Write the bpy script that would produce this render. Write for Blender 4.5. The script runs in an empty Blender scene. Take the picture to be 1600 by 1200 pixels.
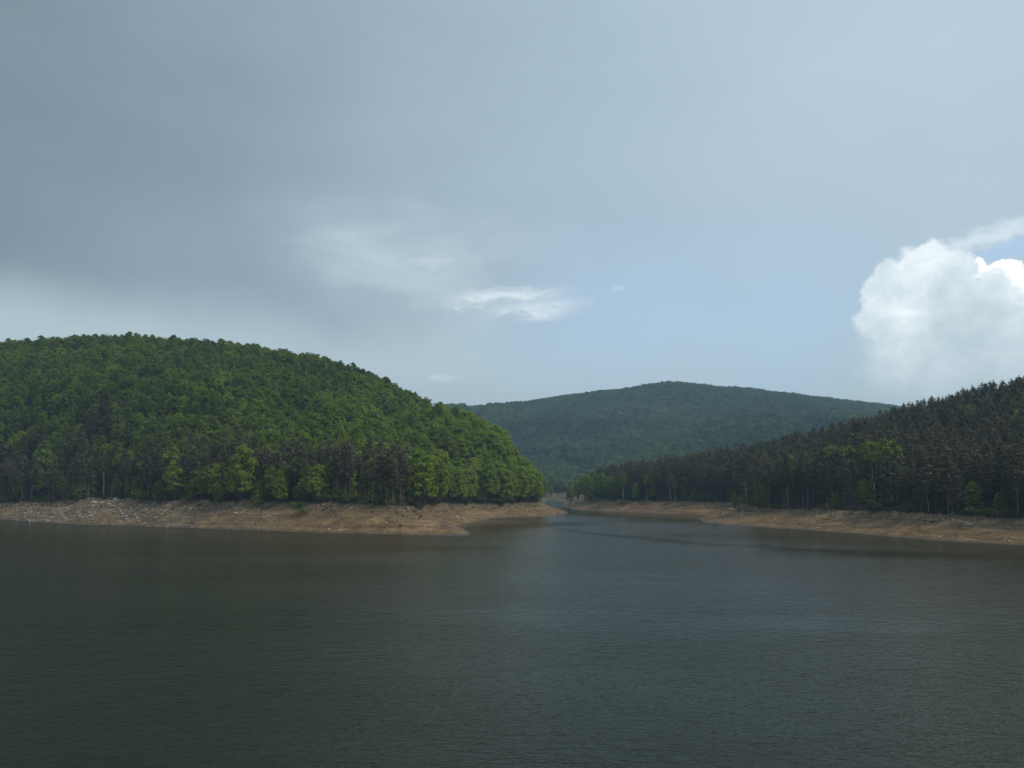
import bpy, math, random
import numpy as np
from mathutils import Vector, Matrix, Euler

random.seed(7); RNG = np.random.default_rng(7)
SC = bpy.context.scene
COL = SC.collection
R = math.radians

# ---------------------------------------------------------------- camera
cam_data = bpy.data.cameras.new('camera'); cam = bpy.data.objects.new('camera', cam_data); COL.objects.link(cam)
cam.location = (0, 0, 15); cam.rotation_euler = (R(90 + 6.381), 0, 0)
cam_data.sensor_width = 36; cam_data.lens = 31.185; cam_data.clip_end = 12000
SC.camera = cam

# ---------------------------------------------------------------- sky
SUN_EL, SUN_AZ = 48, 112                                              # degrees; azimuth from the view direction towards the right
class Nodes:
    """a thin layer over a node tree: numbers and sockets mix freely"""
    def __init__(self, tree): self.t = tree
    def new(self, kind, **kw):
        n = self.t.nodes.new(kind)
        for k, v in kw.items(): setattr(n, k, v)
        return n
    def put(self, sock, v):
        if isinstance(v, bpy.types.NodeSocket): self.t.links.new(v, sock)
        elif v is not None:
            if sock.type == 'RGBA' and len(v) == 3: v = (*v, 1)
            sock.default_value = v
    def m(self, op, a, b=None, c=None, clamp=False):
        n = self.new('ShaderNodeMath', operation=op, use_clamp=clamp)
        for i, v in enumerate((a, b, c)):
            if v is not None: self.put(n.inputs[i], v)
        return n.outputs[0]
    def add(self, a, b): return self.m('ADD', a, b)
    def sub(self, a, b): return self.m('SUBTRACT', a, b)
    def mul(self, a, b): return self.m('MULTIPLY', a, b)
    def step(self, x, a, b, lo=0.0, hi=1.0):
        n = self.new('ShaderNodeMapRange', interpolation_type='SMOOTHSTEP')
        for i, v in enumerate((x, a, b, lo, hi)): self.put(n.inputs[i], v)
        return n.outputs[0]
    def lin(self, x, a, b, lo=0.0, hi=1.0):
        n = self.new('ShaderNodeMapRange')
        for i, v in enumerate((x, a, b, lo, hi)): self.put(n.inputs[i], v)
        return n.outputs[0]
    def mix(self, f, a, b, mode='MIX'):
        n = self.new('ShaderNodeMix', data_type='RGBA', blend_type=mode)
        self.put(n.inputs[0], f); self.put(n.inputs[6], a); self.put(n.inputs[7], b)
        return n.outputs[2]
    def xyz(self, x, y, z):
        n = self.new('ShaderNodeCombineXYZ')
        for i, v in enumerate((x, y, z)): self.put(n.inputs[i], v)
        return n.outputs[0]
    def split(self, v):
        n = self.new('ShaderNodeSeparateXYZ'); self.put(n.inputs[0], v); return n.outputs
    def noise(self, vec, scale, detail=4.0, rough=0.5, dist=0.0, col=False):
        n = self.new('ShaderNodeTexNoise')
        self.put(n.inputs['Vector'], vec); n.inputs['Scale'].default_value = scale
        n.inputs['Detail'].default_value = detail; n.inputs['Roughness'].default_value = rough; n.inputs['Distortion'].default_value = dist
        return n.outputs[1 if col else 0]
    def voronoi(self, vec, scale, feature='F1', out='Distance', smooth=None):
        n = self.new('ShaderNodeTexVoronoi', feature=feature)
        self.put(n.inputs['Vector'], vec); n.inputs['Scale'].default_value = scale
        if smooth is not None: n.inputs['Smoothness'].default_value = smooth
        return n.outputs[out]
    def mapping(self, vec, scale=(1, 1, 1), rot=(0, 0, 0), loc=(0, 0, 0)):
        n = self.new('ShaderNodeMapping'); self.put(n.inputs[0], vec)
        n.inputs['Location'].default_value = loc; n.inputs['Rotation'].default_value = rot; n.inputs['Scale'].default_value = scale
        return n.outputs[0]
    def ramp(self, f, stops):
        n = self.new('ShaderNodeValToRGB'); self.put(n.inputs[0], f); e = n.color_ramp.elements
        while len(e) < len(stops): e.new(0.5)
        for k, (p, c) in zip(e, stops): k.position = p; k.color = (*c, 1)
        return n.outputs[0]

SKY = 0.10                                                            # strength of the world background
def build_sky():
    w = bpy.data.worlds.new('World'); SC.world = w; w.use_nodes = True
    t = w.node_tree; t.nodes.clear(); N = Nodes(t)
    d = N.new('ShaderNodeTexCoord').outputs['Generated']
    x, y, z = N.split(d)
    deg = 180 / math.pi
    az = N.mul(N.m('ARCTAN2', x, y), deg); el = N.mul(N.m('ARCSINE', z), deg)
    k = 1 / SKY
    def C(r, g, b, s=1.0): return (r * k * s, g * k * s, b * k * s)
    # slow drift that keeps every cloud edge uneven
    w1 = N.split(N.noise(d, 5.0, 5, 0.55, col=True)); w2 = N.split(N.noise(d, 22.0, 5, 0.6, col=True))
    azd = N.add(az, N.add(N.mul(N.sub(w1[0], 0.5), 9.0), N.mul(N.sub(w2[0], 0.5), 2.6)))
    eld = N.add(el, N.add(N.mul(N.sub(w1[1], 0.5), 6.0), N.mul(N.sub(w2[1], 0.5), 1.8)))
    def blob(a0, e0, ra, re, tilt=0, soft=1.0, a=None, e=None, power=False):
        a = azd if a is None else a; e = eld if e is None else e
        da, de = N.sub(a, a0), N.sub(e, e0); c, s = math.cos(R(tilt)), math.sin(R(tilt))
        u = N.mul(N.add(N.mul(da, c), N.mul(de, s)), 1 / ra); v = N.mul(N.sub(N.mul(de, c), N.mul(da, s)), 1 / re)
        r = N.m('SQRT', N.add(N.mul(u, u), N.mul(v, v)))
        return r if power else N.step(r, 1.0, 1.0 - soft)
    # clear air between the clouds
    sky = N.new('ShaderNodeTexSky', sky_type='NISHITA', sun_disc=False)
    sky.sun_elevation = R(SUN_EL); sky.sun_rotation = R(SUN_AZ); sky.air_density = 1.0; sky.dust_density = 1.0; sky.ozone_density = 1.2
    clear = N.mix(0.70, sky.outputs[0], C(0.60, 0.83, 1.05))
    # high grey stratus: darker away from the sun, with faint rain streaks
    toward = N.m('COSINE', N.mul(N.sub(az, 100.0), math.pi / 180))
    bright = N.add(N.lin(toward, -0.68, 0.30, 0.02, 0.78), N.mul(N.sub(N.noise(N.mapping(d, (1, 1, 2.2)), 2.3, 4, 0.5), 0.5), 0.44))
    stratus = N.ramp(N.m('MAXIMUM', N.m('MINIMUM', bright, 1.0), 0.0), [(0.0, (0.212, 0.290, 0.345)), (0.5, (0.430, 0.560, 0.670)), (1.0, (0.60, 0.74, 0.85))])
    stratus = N.mix(1.0, stratus, C(1, 1, 1), 'MULTIPLY')
    # a darker bank hanging low on the side away from the sun
    stratus = N.mix(N.mul(blob(-19, 13.4, 14.5, 4.4, -14, 0.95), 0.45), stratus, C(0.300, 0.39, 0.48))
    # pale air under the bank, towards the horizon
    edge = N.step(N.sub(el, N.add(N.lin(az, -34, -10, 11.6, 10.2), N.mul(N.sub(w1[2], 0.5), 4.5))), 2.2, -3.2)
    stratus = N.mix(N.mul(edge, 0.88), stratus, C(0.58, 0.71, 0.76))
    # the gap in the cover
    gap = N.m('MAXIMUM', blob(9.5, 10.8, 17, 7.0, 6, 0.95), N.mul(blob(17, 9.5, 11, 9.0, 0, 0.95), 0.9))
    gap = N.mul(gap, 0.78)
    col = N.mix(gap, stratus, clear)
    # thin veils lit from behind
    fib = N.noise(N.mapping(N.xyz(N.mul(az, 0.05), N.mul(el, 0.20), 0.0), (1, 1, 1), (0, 0, R(10))), 4.0, 6, 0.62, 0.6)
    veil = N.mul(blob(-7.0, 12.8, 11.0, 4.6, -16, 0.95), N.lin(fib, 0.25, 0.70, 0.35, 0.82))
    veil = N.m('MAXIMUM', veil, N.mul(blob(-6.5, 15.0, 13, 3.6, -5, 0.95), N.lin(fib, 0.30, 0.60, 0.10, 0.42)))
    col = N.mix(veil, col, C(0.66, 0.79, 0.84))
    fine = N.noise(N.mapping(N.xyz(az, N.mul(el, 3.0), 0.0), (1, 1, 1), (0, 0, R(9))), 0.42, 7, 0.62, 0.7)
    bit = N.add(az, N.mul(N.sub(fine, 0.5), 3.0)); bite = N.add(el, N.mul(N.sub(fine, 0.5), 2.2))
    wisp = blob(-0.6, 12.0, 5.4, 0.80, 4.0, 0.9, bit, bite)
    wisp = N.m('MAXIMUM', wisp, N.mul(blob(1.6, 11.25, 4.6, 0.95, 5.0, 0.95, bit, bite), 0.80))
    wisp = N.m('MAXIMUM', wisp, N.mul(blob(-4.6, 6.75, 1.5, 0.36, 0, 0.9, bit, el), 0.40))
    wisp = N.m('MAXIMUM', wisp, N.mul(blob(-5.2, 14.2, 2.4, 0.9, 8, 0.9, bit, bite), 0.30))
    wisp = N.m('MAXIMUM', wisp, N.mul(blob(6.9, 12.5, 0.9, 0.3, 0, 0.9, bit, el), 0.30))
    col = N.mix(N.mul(wisp, N.lin(fine, 0.30, 0.60, 0.25, 0.95)), col, C(0.95, 1.04, 1.08))
    # the towering cumulus
    p = N.xyz(N.mul(az, 0.1), N.mul(el, 0.1), 0.0)
    big = N.voronoi(p, 3.4, 'SMOOTH_F1', smooth=0.6); mid = N.voronoi(p, 8.0, 'SMOOTH_F1', smooth=0.5); sml = N.noise(p, 14.0, 6, 0.62)
    lump = N.add(N.add(N.mul(N.sub(big, 0.4), 1.5), N.mul(N.sub(mid, 0.4), 1.1)), N.mul(N.sub(sml, 0.5), 1.5))
    def puff(a0, e0, r, e_scale=1.0):
        da, de = N.sub(az, a0), N.mul(N.sub(el, e0), 1 / e_scale)
        return N.sub(N.sub(r, N.m('SQRT', N.add(N.mul(da, da), N.mul(de, de)))), lump)
    def union(*q):
        o = q[0]
        for s in q[1:]: o = N.m('SMOOTH_MAX', o, s, 0.5)
        return o
    body = union(puff(25.8, 11.7, 2.7), puff(23.9, 9.9, 2.9), puff(23.8, 7.0, 2.9), puff(27.5, 8.8, 3.5), puff(27.0, 10.9, 1.6), puff(28.7, 10.8, 1.6), puff(28.0, 5.0, 4.6), puff(24.4, 12.4, 1.2), puff(23.0, 9.6, 1.9), puff(31.5, 7.4, 3.6), puff(38.0, 7.0, 5.5), puff(46, 5, 6))
    bright_top = union(puff(31.7, 11.0, 2.1), puff(29.4, 11.4, 1.5), puff(28.2, 12.0, 0.9), puff(34.0, 10.5, 3.4), puff(40.0, 10.5, 4.6))
    soft = N.lin(el, 11.5, 6.0, 0.38, 2.2)
    bmask = N.mul(N.step(body, -0.15, soft), N.step(el, 1.0, 8.0)); tmask = N.step(bright_top, -0.05, 0.22)
    inner = N.noise(N.mapping(p, (1.0, 1.2, 1)), 6.0, 8, 0.62, 0.5)
    lit = N.add(N.add(N.mul(lump, 0.16), N.mul(N.sub(inner, 0.5), 1.0)), N.lin(body, 3.2, 0.0, 0.20, 0.62))
    lit = N.add(lit, N.mul(blob(24.1, 9.8, 1.7, 1.9, -20, 1.0, az, el), 0.42)); lit = N.add(lit, N.mul(blob(25.6, 12.6, 2.4, 1.6, 40, 1.0, az, el), 0.42))
    lit = N.sub(lit, N.mul(blob(28.0, 9.0, 3.2, 4.0, 25, 1.0, az, el), 0.24))
    bcol = N.ramp(N.m('MINIMUM', N.m('MAXIMUM', lit, 0.0), 1.0), [(0.0, (0.66, 0.79, 0.84)), (0.40, (0.80, 0.92, 0.97)), (0.70, (0.98, 1.07, 1.11)), (1.0, (1.25, 1.30, 1.32))])
    bcol = N.mix(1.0, bcol, C(1, 1, 1), 'MULTIPLY')
    col = N.mix(N.mul(blob(29.8, 13.05, 3.0, 0.75, 12, 0.7, az, el), 0.85), col, C(0.50, 0.70, 0.95))     # blue hole above the bright head
    col = N.mix(tmask, col, C(1.40, 1.42, 1.42))
    # haze-soft anvil streak over the tower
    anvil = N.mul(blob(29.2, 14.0, 6.0, 0.80, 11, 0.98, bit, N.add(el, N.mul(N.sub(sml, 0.5), 1.2))), 0.75)
    col = N.mix(N.m('MAXIMUM', N.mul(bmask, N.lin(el, 3.5, 9.5, 0.55, 0.97)), 0.0), col, bcol)
    col = N.mix(anvil, col, C(0.86, 0.98, 1.04))
    ground = N.step(el, -0.5, -4.0)
    col = N.mix(ground, col, C(0.05, 0.06, 0.05))
    bg = N.new('ShaderNodeBackground'); N.put(bg.inputs[0], col); bg.inputs[1].default_value = SKY
    out = N.new('ShaderNodeOutputWorld'); t.links.new(bg.outputs[0], out.inputs[0])
build_sky()

# ---------------------------------------------------------------- sun behind cloud
sun_data = bpy.data.lights.new('sun', 'SUN'); sun_data.energy = 1.5; sun_data.angle = R(14); sun_data.color = (1.0, 0.95, 0.87)
sun = bpy.data.objects.new('sun', sun_data); COL.objects.link(sun)
sv = Vector((math.sin(R(SUN_AZ)) * math.cos(R(SUN_EL)), math.cos(R(SUN_AZ)) * math.cos(R(SUN_EL)), math.sin(R(SUN_EL))))
sun.rotation_euler = sv.to_track_quat('Z', 'Y').to_euler(); sun.location = (200, -100, 300)

# ---------------------------------------------------------------- exposure, render
vs = SC.view_settings; vs.view_transform = 'Standard'; vs.look = 'None'; vs.exposure = 0; vs.gamma = 1; vs.use_curve_mapping = False
SC.render.engine = 'CYCLES'; cy = SC.cycles
cy.max_bounces = 5; cy.diffuse_bounces = 3; cy.glossy_bounces = 3; cy.transmission_bounces = 2; cy.volume_bounces = 0; cy.transparent_max_bounces = 4
cy.use_denoising = True; cy.caustics_reflective = False; cy.caustics_refractive = False

# ---------------------------------------------------------------- terrain
# The reservoir outline (metres, camera above the origin): the land is everything outside of it.
LAKE = np.array([
    (-520, 330), (-470, 405), (-384.7, 414.4), (-299, 398.8), (-251.6, 391.5), (-211.8, 371), (-183.1, 346.8), (-157.9, 327.5), (-139.3, 320.5),
    (-106.3, 298.2), (-81.6, 286.1), (-58.1, 271.5), (-37.5, 263.2), (-20, 256.3), (-11.5, 255.8), (-12.7, 270), (-17, 304), (-18.5, 320),
    (-15.5, 337), (-9.5, 374), (0, 396), (14.5, 406.5), (25, 431.3), (29.5, 457), (29, 475), (26, 510), (22, 560), (20, 620), (25, 690), (29, 760),
    (34, 790), (42, 770), (41, 690), (37, 640), (34.5, 603), (33.5, 570), (34.8, 541.4), (37.7, 502.9), (51.5, 480.1), (65.6, 459.3), (78.6, 440.2),
    (88, 424), (92, 410), (86, 392), (77.1, 377.6), (74.3, 335.8), (81.1, 315.9), (89.3, 298.2), (99.3, 278.7), (107.8, 252.3),
    (114.8, 230.5), (123.2, 216.5), (131.5, 194.8), (150, 160), (190, 110), (230, 40), (240, -80), (120, -110), (-300, -110), (-480, 60), (-540, 200)], float)

def hash2(i, j, seed):
    v = (i.astype(np.int64) * 374761393 + j.astype(np.int64) * 668265263 + seed * 1442695041) & 0xffffffff
    v = ((v ^ (v >> 13)) * 1274126177) & 0xffffffff
    return ((v ^ (v >> 16)) & 0xffff) / 65535.0

def vnoise(x, y, seed=0):
    i, j = np.floor(x), np.floor(y); u, v = x - i, y - j
    u, v = u * u * u * (u * (u * 6 - 15) + 10), v * v * v * (v * (v * 6 - 15) + 10)
    a, b, c, d = hash2(i, j, seed), hash2(i + 1, j, seed), hash2(i, j + 1, seed), hash2(i + 1, j + 1, seed)
    return (a + (b - a) * u) * (1 - v) + (c + (d - c) * u) * v

def fbm(x, y, size, octaves=4, seed=0):                               # about -1..1
    s, amp, tot = 0.0, 1.0, 0.0
    for o in range(octaves):
        s = s + amp * (vnoise(x / size + 17.3 * o, y / size - 9.1 * o, seed + o) - 0.5) * 2
        tot += amp; amp *= 0.5; size *= 0.5
    return s / tot

def sstep(a, b, x):
    t = np.clip((x - a) / (b - a), 0, 1); return t * t * (3 - 2 * t)

def shore_distance(x, y):                                              # metres inland of the waterline, negative on the lake
    x, y = np.broadcast_arrays(np.asarray(x, float), np.asarray(y, float)); sh = x.shape; x, y = x.ravel(), y.ravel()
    best = np.full(x.shape, 1e18); inside = np.zeros(x.shape, bool)
    for k in range(len(LAKE)):
        (ax, ay), (bx, by) = LAKE[k - 1], LAKE[k]
        dx, dy = bx - ax, by - ay
        t = np.clip(((x - ax) * dx + (y - ay) * dy) / (dx * dx + dy * dy), 0, 1)
        best = np.minimum(best, (x - ax - t * dx) ** 2 + (y - ay - t * dy) ** 2)
        if ay != by:
            inside ^= ((ay > y) != (by > y)) & (x < dx * (y - ay) / dy + ax)
    d = np.sqrt(best)
    return np.where(inside, -d, d).reshape(sh)

# Ground heights along the crests and in the hollows (x, y, z)
CREST = [
    (-528, 660, 88), (-443, 640, 92), (-362, 620, 96.8), (-330, 612, 99.2), (-309, 605, 99.4), (-267, 600, 102.2), (-239, 595, 99.1), (-202, 590, 95.3),
    (-161, 580, 89.4), (-133, 572, 84.4), (-107, 566, 76.9), (-81, 560, 66.3), (-60, 552, 56.1), (-39, 545, 46.7), (-17, 500, 36), (-6, 480, 30), (1, 465, 25), (9, 452, 15),
    (313, 430, 60), (272, 415, 52), (232.4, 400, 43.6), (217.5, 405, 41.5), (208, 410, 40), (191.5, 420, 33.7), (177, 430, 29.8), (159, 440, 25.2),
    (147.6, 455, 21.2), (135.5, 470, 18.9), (123.5, 490, 17), (110, 510, 14.6), (95, 530, 12.5), (78, 545, 10.5), (62, 560, 9), (52, 575, 7.5),
    (-1272, 2200, 168), (-777, 2150, 164), (-466, 2150, 164), (-218, 2150, 180), (-138, 2120, 182), (-61, 2100, 188), (30, 2080, 196.7), (104, 2060, 203.8),
    (223, 2050, 219.3), (298, 2050, 226.8), (325, 2050, 233.0), (372, 2050, 236.2), (415, 2055, 234.6), (449, 2060, 230.6), (528, 2080, 225.5), (609, 2100, 220), (692, 2120, 211),
    (775, 2140, 199), (860, 2160, 185.0), (931, 2180, 169.0), (1113, 2200, 160), (1462, 2250, 139), (1989, 2300, 109)]
LOW = [
    # left hill: mid slope, far side
    (-330, 490, 60), (-250, 460, 50), (-190, 440, 45), (-150, 430, 42), (-110, 420, 35), (-70, 400, 27), (-40, 430, 25), (-80, 470, 44), (-420, 510, 54), (-130, 500, 61), (-200, 510, 70), (-280, 530, 80), (-60, 500, 45),
    (-300, 720, 80), (-200, 720, 70), (-100, 700, 42), (-30, 640, 24), (-20, 720, 14), (-40, 800, 14), (-120, 860, 30), (-300, 900, 55), (-520, 800, 75),
    # valley behind the inlet
    (34, 820, 1.5), (40, 860, 3.5), (46, 900, 5), (60, 960, 7), (75, 1030, 12), (20, 900, 9), (90, 900, 12), (90, 780, 12), (120, 700, 12), (65, 680, 8),
    # far side of the right hill
    (180, 560, 16), (240, 520, 32), (300, 560, 40), (110, 620, 10), (150, 640, 12), (250, 700, 26), (400, 560, 60), (420, 700, 50), (500, 380, 70), (420, 300, 62), (330, 280, 44), (260, 200, 26), (320, 100, 22),
    # foot and flank of the far hill
    (0, 1100, 22), (120, 1150, 28), (250, 1150, 40), (400, 1100, 55), (600, 1100, 70), (800, 1100, 80), (-200, 1200, 60), (-500, 1200, 90), (-900, 1200, 110),
    (60, 1400, 70), (200, 1500, 100), (370, 1500, 122), (550, 1500, 126), (750, 1550, 128), (1000, 1550, 118), (1300, 1500, 105), (-200, 1600, 110), (-500, 1700, 130),
    (372, 1800, 178), (150, 1800, 152), (600, 1800, 172), (850, 1850, 160), (-100, 1850, 146),
    (0, 2500, 165), (400, 2600, 185), (900, 2600, 140), (-800, 2700, 140), (1500, 2800, 90), (0, 3400, 110), (1800, 3400, 70), (-1800, 3000, 110), (2600, 2000, 80), (2200, 900, 80), (1400, 700, 80), (900, 500, 85),
    (-700, 500, 60), (-1000, 700, 80), (-1800, 1500, 110), (-800, 250, 40), (-800, -100, 40), (-300, -300, 25), (300, -300, 25), (700, 0, 50), (1200, 200, 70), (-1800, 0, 60), (2200, 0, 60), (0, -700, 30)]

def bank_height(x, y):                                                 # height of the bare drawdown bank under the trees
    left = sstep(20, -80, x)
    return 5.4 + 2.7 * left * sstep(420, 360, y) + 0.5 * fbm(x, y, 60, 2, 5)

def bank_width(x, y):
    return 22 + 3.5 * fbm(x, y, 45, 2, 6) + 90 * sstep(720, 800, y) * sstep(90, 55, np.abs(x - 40)) - 12 * np.exp(-((x - 24) ** 2 + (y - 447) ** 2) / 30 ** 2) - 10 * np.exp(-((x + 24) ** 2 + (y - 335) ** 2) / 24 ** 2) - 5 * sstep(30, 60, x) * sstep(430, 480, y) * sstep(620, 560, y)

def tps_fit():
    pts = [list(p) for p in CREST + LOW]
    n = len(LAKE)                                                      # the foot of every slope: 34 m inland of the waterline
    for k in range(n):
        (ax, ay), (bx, by) = LAKE[k - 1], LAKE[k]
        ln = math.hypot(bx - ax, by - ay)
        for t in ((0.5,) if ln < 60 else (0.25, 0.75)):
            mx, my = ax + (bx - ax) * t, ay + (by - ay) * t
            nx, ny = (by - ay) / ln, -(bx - ax) / ln
            for sgn in (1, -1):
                off = 1.4 * float(bank_width(mx, my))
                px, py = mx + sgn * nx * off, my + sgn * ny * off
                if 0.8 * off < shore_distance(px, py) < 1.1 * off and not (py > 700 and abs(px - 40) < 60):
                    pts.append([px, py, float(bank_height(px, py)) + 1.5])
    P = np.array(pts, float); S = 300.0
    X, Y, Z = P[:, 0] / S, P[:, 1] / S, P[:, 2]
    d2 = (X[:, None] - X) ** 2 + (Y[:, None] - Y) ** 2
    K = 0.5 * d2 * np.log(d2 + 1e-12)
    m = len(P); A = np.zeros((m + 3, m + 3)); A[:m, :m] = K + 0.01 * np.eye(m)
    A[:m, m] = A[m, :m] = 1; A[:m, m + 1] = A[m + 1, :m] = X; A[:m, m + 2] = A[m + 2, :m] = Y
    return X, Y, S, np.linalg.solve(A, np.concatenate([Z, np.zeros(3)]))
TPS = tps_fit()

def slope_height(x, y):
    X, Y, S, w = TPS; x, y = x / S, y / S; m = len(X)
    z = w[m] + w[m + 1] * x + w[m + 2] * y
    for k in range(m):
        d2 = (x - X[k]) ** 2 + (y - Y[k]) ** 2
        z = z + w[k] * 0.5 * d2 * np.log(d2 + 1e-12)
    return z

def ground(x, y, detail=True):
    """height and shore distance"""
    x, y = np.broadcast_arrays(np.asarray(x, float), np.asarray(y, float))
    s0 = shore_distance(x, y)
    wob = np.clip(1 - np.abs(s0) / 60, 0, 1)
    s = s0 + wob * (2.2 * fbm(x, y, 26, 3, 11) + 0.8 * fbm(x, y, 5, 2, 12))
    W, Hb = bank_width(x, y), bank_height(x, y)
    t = s / W
    prof = np.where(t < 0, t * 0.9, np.where(t < 1, 0.80 * np.abs(t) ** 0.95 + 0.20 * t ** 3, 1.0))
    z = Hb * prof
    if detail:
        on = sstep(0.02, 0.25, t) * sstep(1.25, 0.95, t)
        z = z + on * ((0.60 + 0.35 * sstep(-60, -130, x)) * fbm(x, y, 9, 3, 21) + 0.50 * fbm(x, y, 2.6, 2, 22))
        gully = np.abs(fbm(x, y, 14, 2, 25))                           # shallow rills washed down the bank
        z = z - on * 0.5 * sstep(0.16, 0.0, gully)
        step = 0.62 + 0.14 * fbm(x, y, 30, 2, 24)                       # old waterlines, cut as small terraces
        q = z / step; fr = q - np.floor(q)
        z = z + on * 0.85 * step * (sstep(0.2, 0.8, fr) - fr)
        z = z + 0.55 * sstep(0.97, 1.01, t) * sstep(1.4, 1.1, t)       # the small scarp where the roots hold the soil
    k = sstep(1.0, 1.9, t)
    far = sstep(40, 200, s0)
    zz = slope_height(x, y) + far * (3.0 * fbm(x, y, 90, 3, 31)) + sstep(950, 1300, y) * sstep(2020, 1750, y) * (44 * fbm(x, y, 420, 3, 32) - 44 * sstep(0.26, 0.0, np.abs(fbm(x * 1.5, y * 0.5, 240, 2, 33))))
    zz = np.where(t > 0, np.maximum(zz, Hb * np.minimum(prof, 1.0)), zz)
    z = np.where(k > 0, z * (1 - k) + zz * k, z)
    return z, s, t
# ---------------------------------------------------------------- terrain end
# ---------------------------------------------------------------- helpers
def tag(o, label=None, cat=None, group=None, kind=None):
    if label: o['label'] = label
    if cat: o['category'] = cat
    if group: o['group'] = group
    if kind: o['kind'] = kind
    return o

def mesh_np(name, verts, faces, mats, attrs=None, mat_index=None, smooth=False):
    """faces: (n, 3) or (n, 4) integer array, or a list of such arrays"""
    me = bpy.data.meshes.new(name)
    fl = faces if isinstance(faces, list) else [faces]
    verts = np.asarray(verts, np.float32)
    me.vertices.add(len(verts)); me.vertices.foreach_set('co', verts.ravel())
    loops = np.concatenate([np.asarray(f, np.int32).ravel() for f in fl])
    tot = np.concatenate([np.full(len(f), np.asarray(f).shape[1], np.int32) for f in fl])
    me.loops.add(len(loops)); me.loops.foreach_set('vertex_index', loops)
    me.polygons.add(len(tot)); me.polygons.foreach_set('loop_start', np.concatenate([[0], np.cumsum(tot)[:-1]]).astype(np.int32))
    me.polygons.foreach_set('loop_total', tot)
    if mat_index is not None: me.polygons.foreach_set('material_index', np.asarray(mat_index, np.int32))
    if smooth: me.polygons.foreach_set('use_smooth', np.ones(len(tot), bool))
    for m in mats: me.materials.append(m)
    for k, v in (attrs or {}).items():
        a = me.attributes.new(k, 'FLOAT', 'POINT'); a.data.foreach_set('value', np.asarray(v, np.float32))
    me.update(calc_edges=True); me.validate()
    return me

def obj(name, me, parent=None, loc=(0, 0, 0)):
    o = bpy.data.objects.new(name, me); COL.objects.link(o); o.location = loc
    if parent: o.parent = parent
    return o

class Build:
    """gathers vertices and faces of several shapes into one mesh"""
    def __init__(self): self.v, self.f3, self.f4, self.m3, self.m4, self.tint, self.n = [], [], [], [], [], [], 0
    def put(self, v, f3=None, f4=None, mat=0, tint=None):
        v = np.asarray(v, float); self.v.append(v)
        self.tint.append(np.full(len(v), 0.5) if tint is None else tint)
        if f3 is not None: self.f3.append(np.asarray(f3) + self.n); self.m3.append(np.full(len(f3), mat))
        if f4 is not None: self.f4.append(np.asarray(f4) + self.n); self.m4.append(np.full(len(f4), mat))
        self.n += len(v)
    def tube(self, pts, rad, sides=6, mat=0):
        pts = np.asarray(pts, float); n = len(pts); V = []
        for i in range(n):
            d = pts[min(i + 1, n - 1)] - pts[max(i - 1, 0)]; d = d / (np.linalg.norm(d) + 1e-9)
            a = np.cross(d, (0.31, 0.95, 0.02) if abs(d[1]) < 0.9 else (1, 0, 0)); a /= np.linalg.norm(a); b = np.cross(d, a)
            th = np.arange(sides) * 2 * math.pi / sides
            V.append(pts[i] + rad[i] * (np.cos(th)[:, None] * a + np.sin(th)[:, None] * b))
        V = np.concatenate(V); q = []
        for i in range(n - 1):
            for k in range(sides):
                k2 = (k + 1) % sides
                q.append((i * sides + k, i * sides + k2, (i + 1) * sides + k2, (i + 1) * sides + k))
        cap = [((n - 1) * sides, (n - 1) * sides + k, (n - 1) * sides + k + 1) for k in range(1, sides - 1)]
        cap += [(0, k + 1, k) for k in range(1, sides - 1)]
        self.put(V, f3=cap, f4=q, mat=mat)
    def leaves(self, c, nrm, size, aspect=0.6, mat=0, axis=None, rng=RNG):
        """pointed leaf clumps: one rhomb each, slightly folded along its midrib"""
        n = len(c); nrm = nrm / (np.linalg.norm(nrm, axis=1, keepdims=True) + 1e-9)
        a = rng.normal(size=(n, 3)) if axis is None else axis
        t = a - (a * nrm).sum(1, keepdims=True) * nrm; t /= np.linalg.norm(t, axis=1, keepdims=True) + 1e-9
        b = np.cross(nrm, t); s = np.asarray(size).reshape(-1, 1) * np.ones((n, 1))
        fold = nrm * s * 0.10
        V = np.stack([c - t * s, c + b * s * aspect + fold, c + t * s, c - b * s * aspect + fold], 1).reshape(-1, 3)
        i = np.arange(n)[:, None] * 4
        F = np.concatenate([i + np.array([[0, 1, 2]]), i + np.array([[0, 2, 3]])])
        self.put(V, f3=F, mat=mat, tint=np.repeat(rng.random(n), 4))
    def mesh(self, name, mats, smooth=False):
        fl, mi = [], []
        if self.f3: fl.append(np.concatenate(self.f3)); mi.append(np.concatenate(self.m3))
        if self.f4: fl.append(np.concatenate(self.f4)); mi.append(np.concatenate(self.m4))
        return mesh_np(name, np.concatenate(self.v), fl, mats, {'tint': np.concatenate(self.tint)}, np.concatenate(mi), smooth)

# ---------------------------------------------------------------- materials
def material(name):
    m = bpy.data.materials.new(name); m.use_nodes = True; m.node_tree.nodes.clear()
    N = Nodes(m.node_tree); out = N.new('ShaderNodeOutputMaterial')
    return m, N, out

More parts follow.
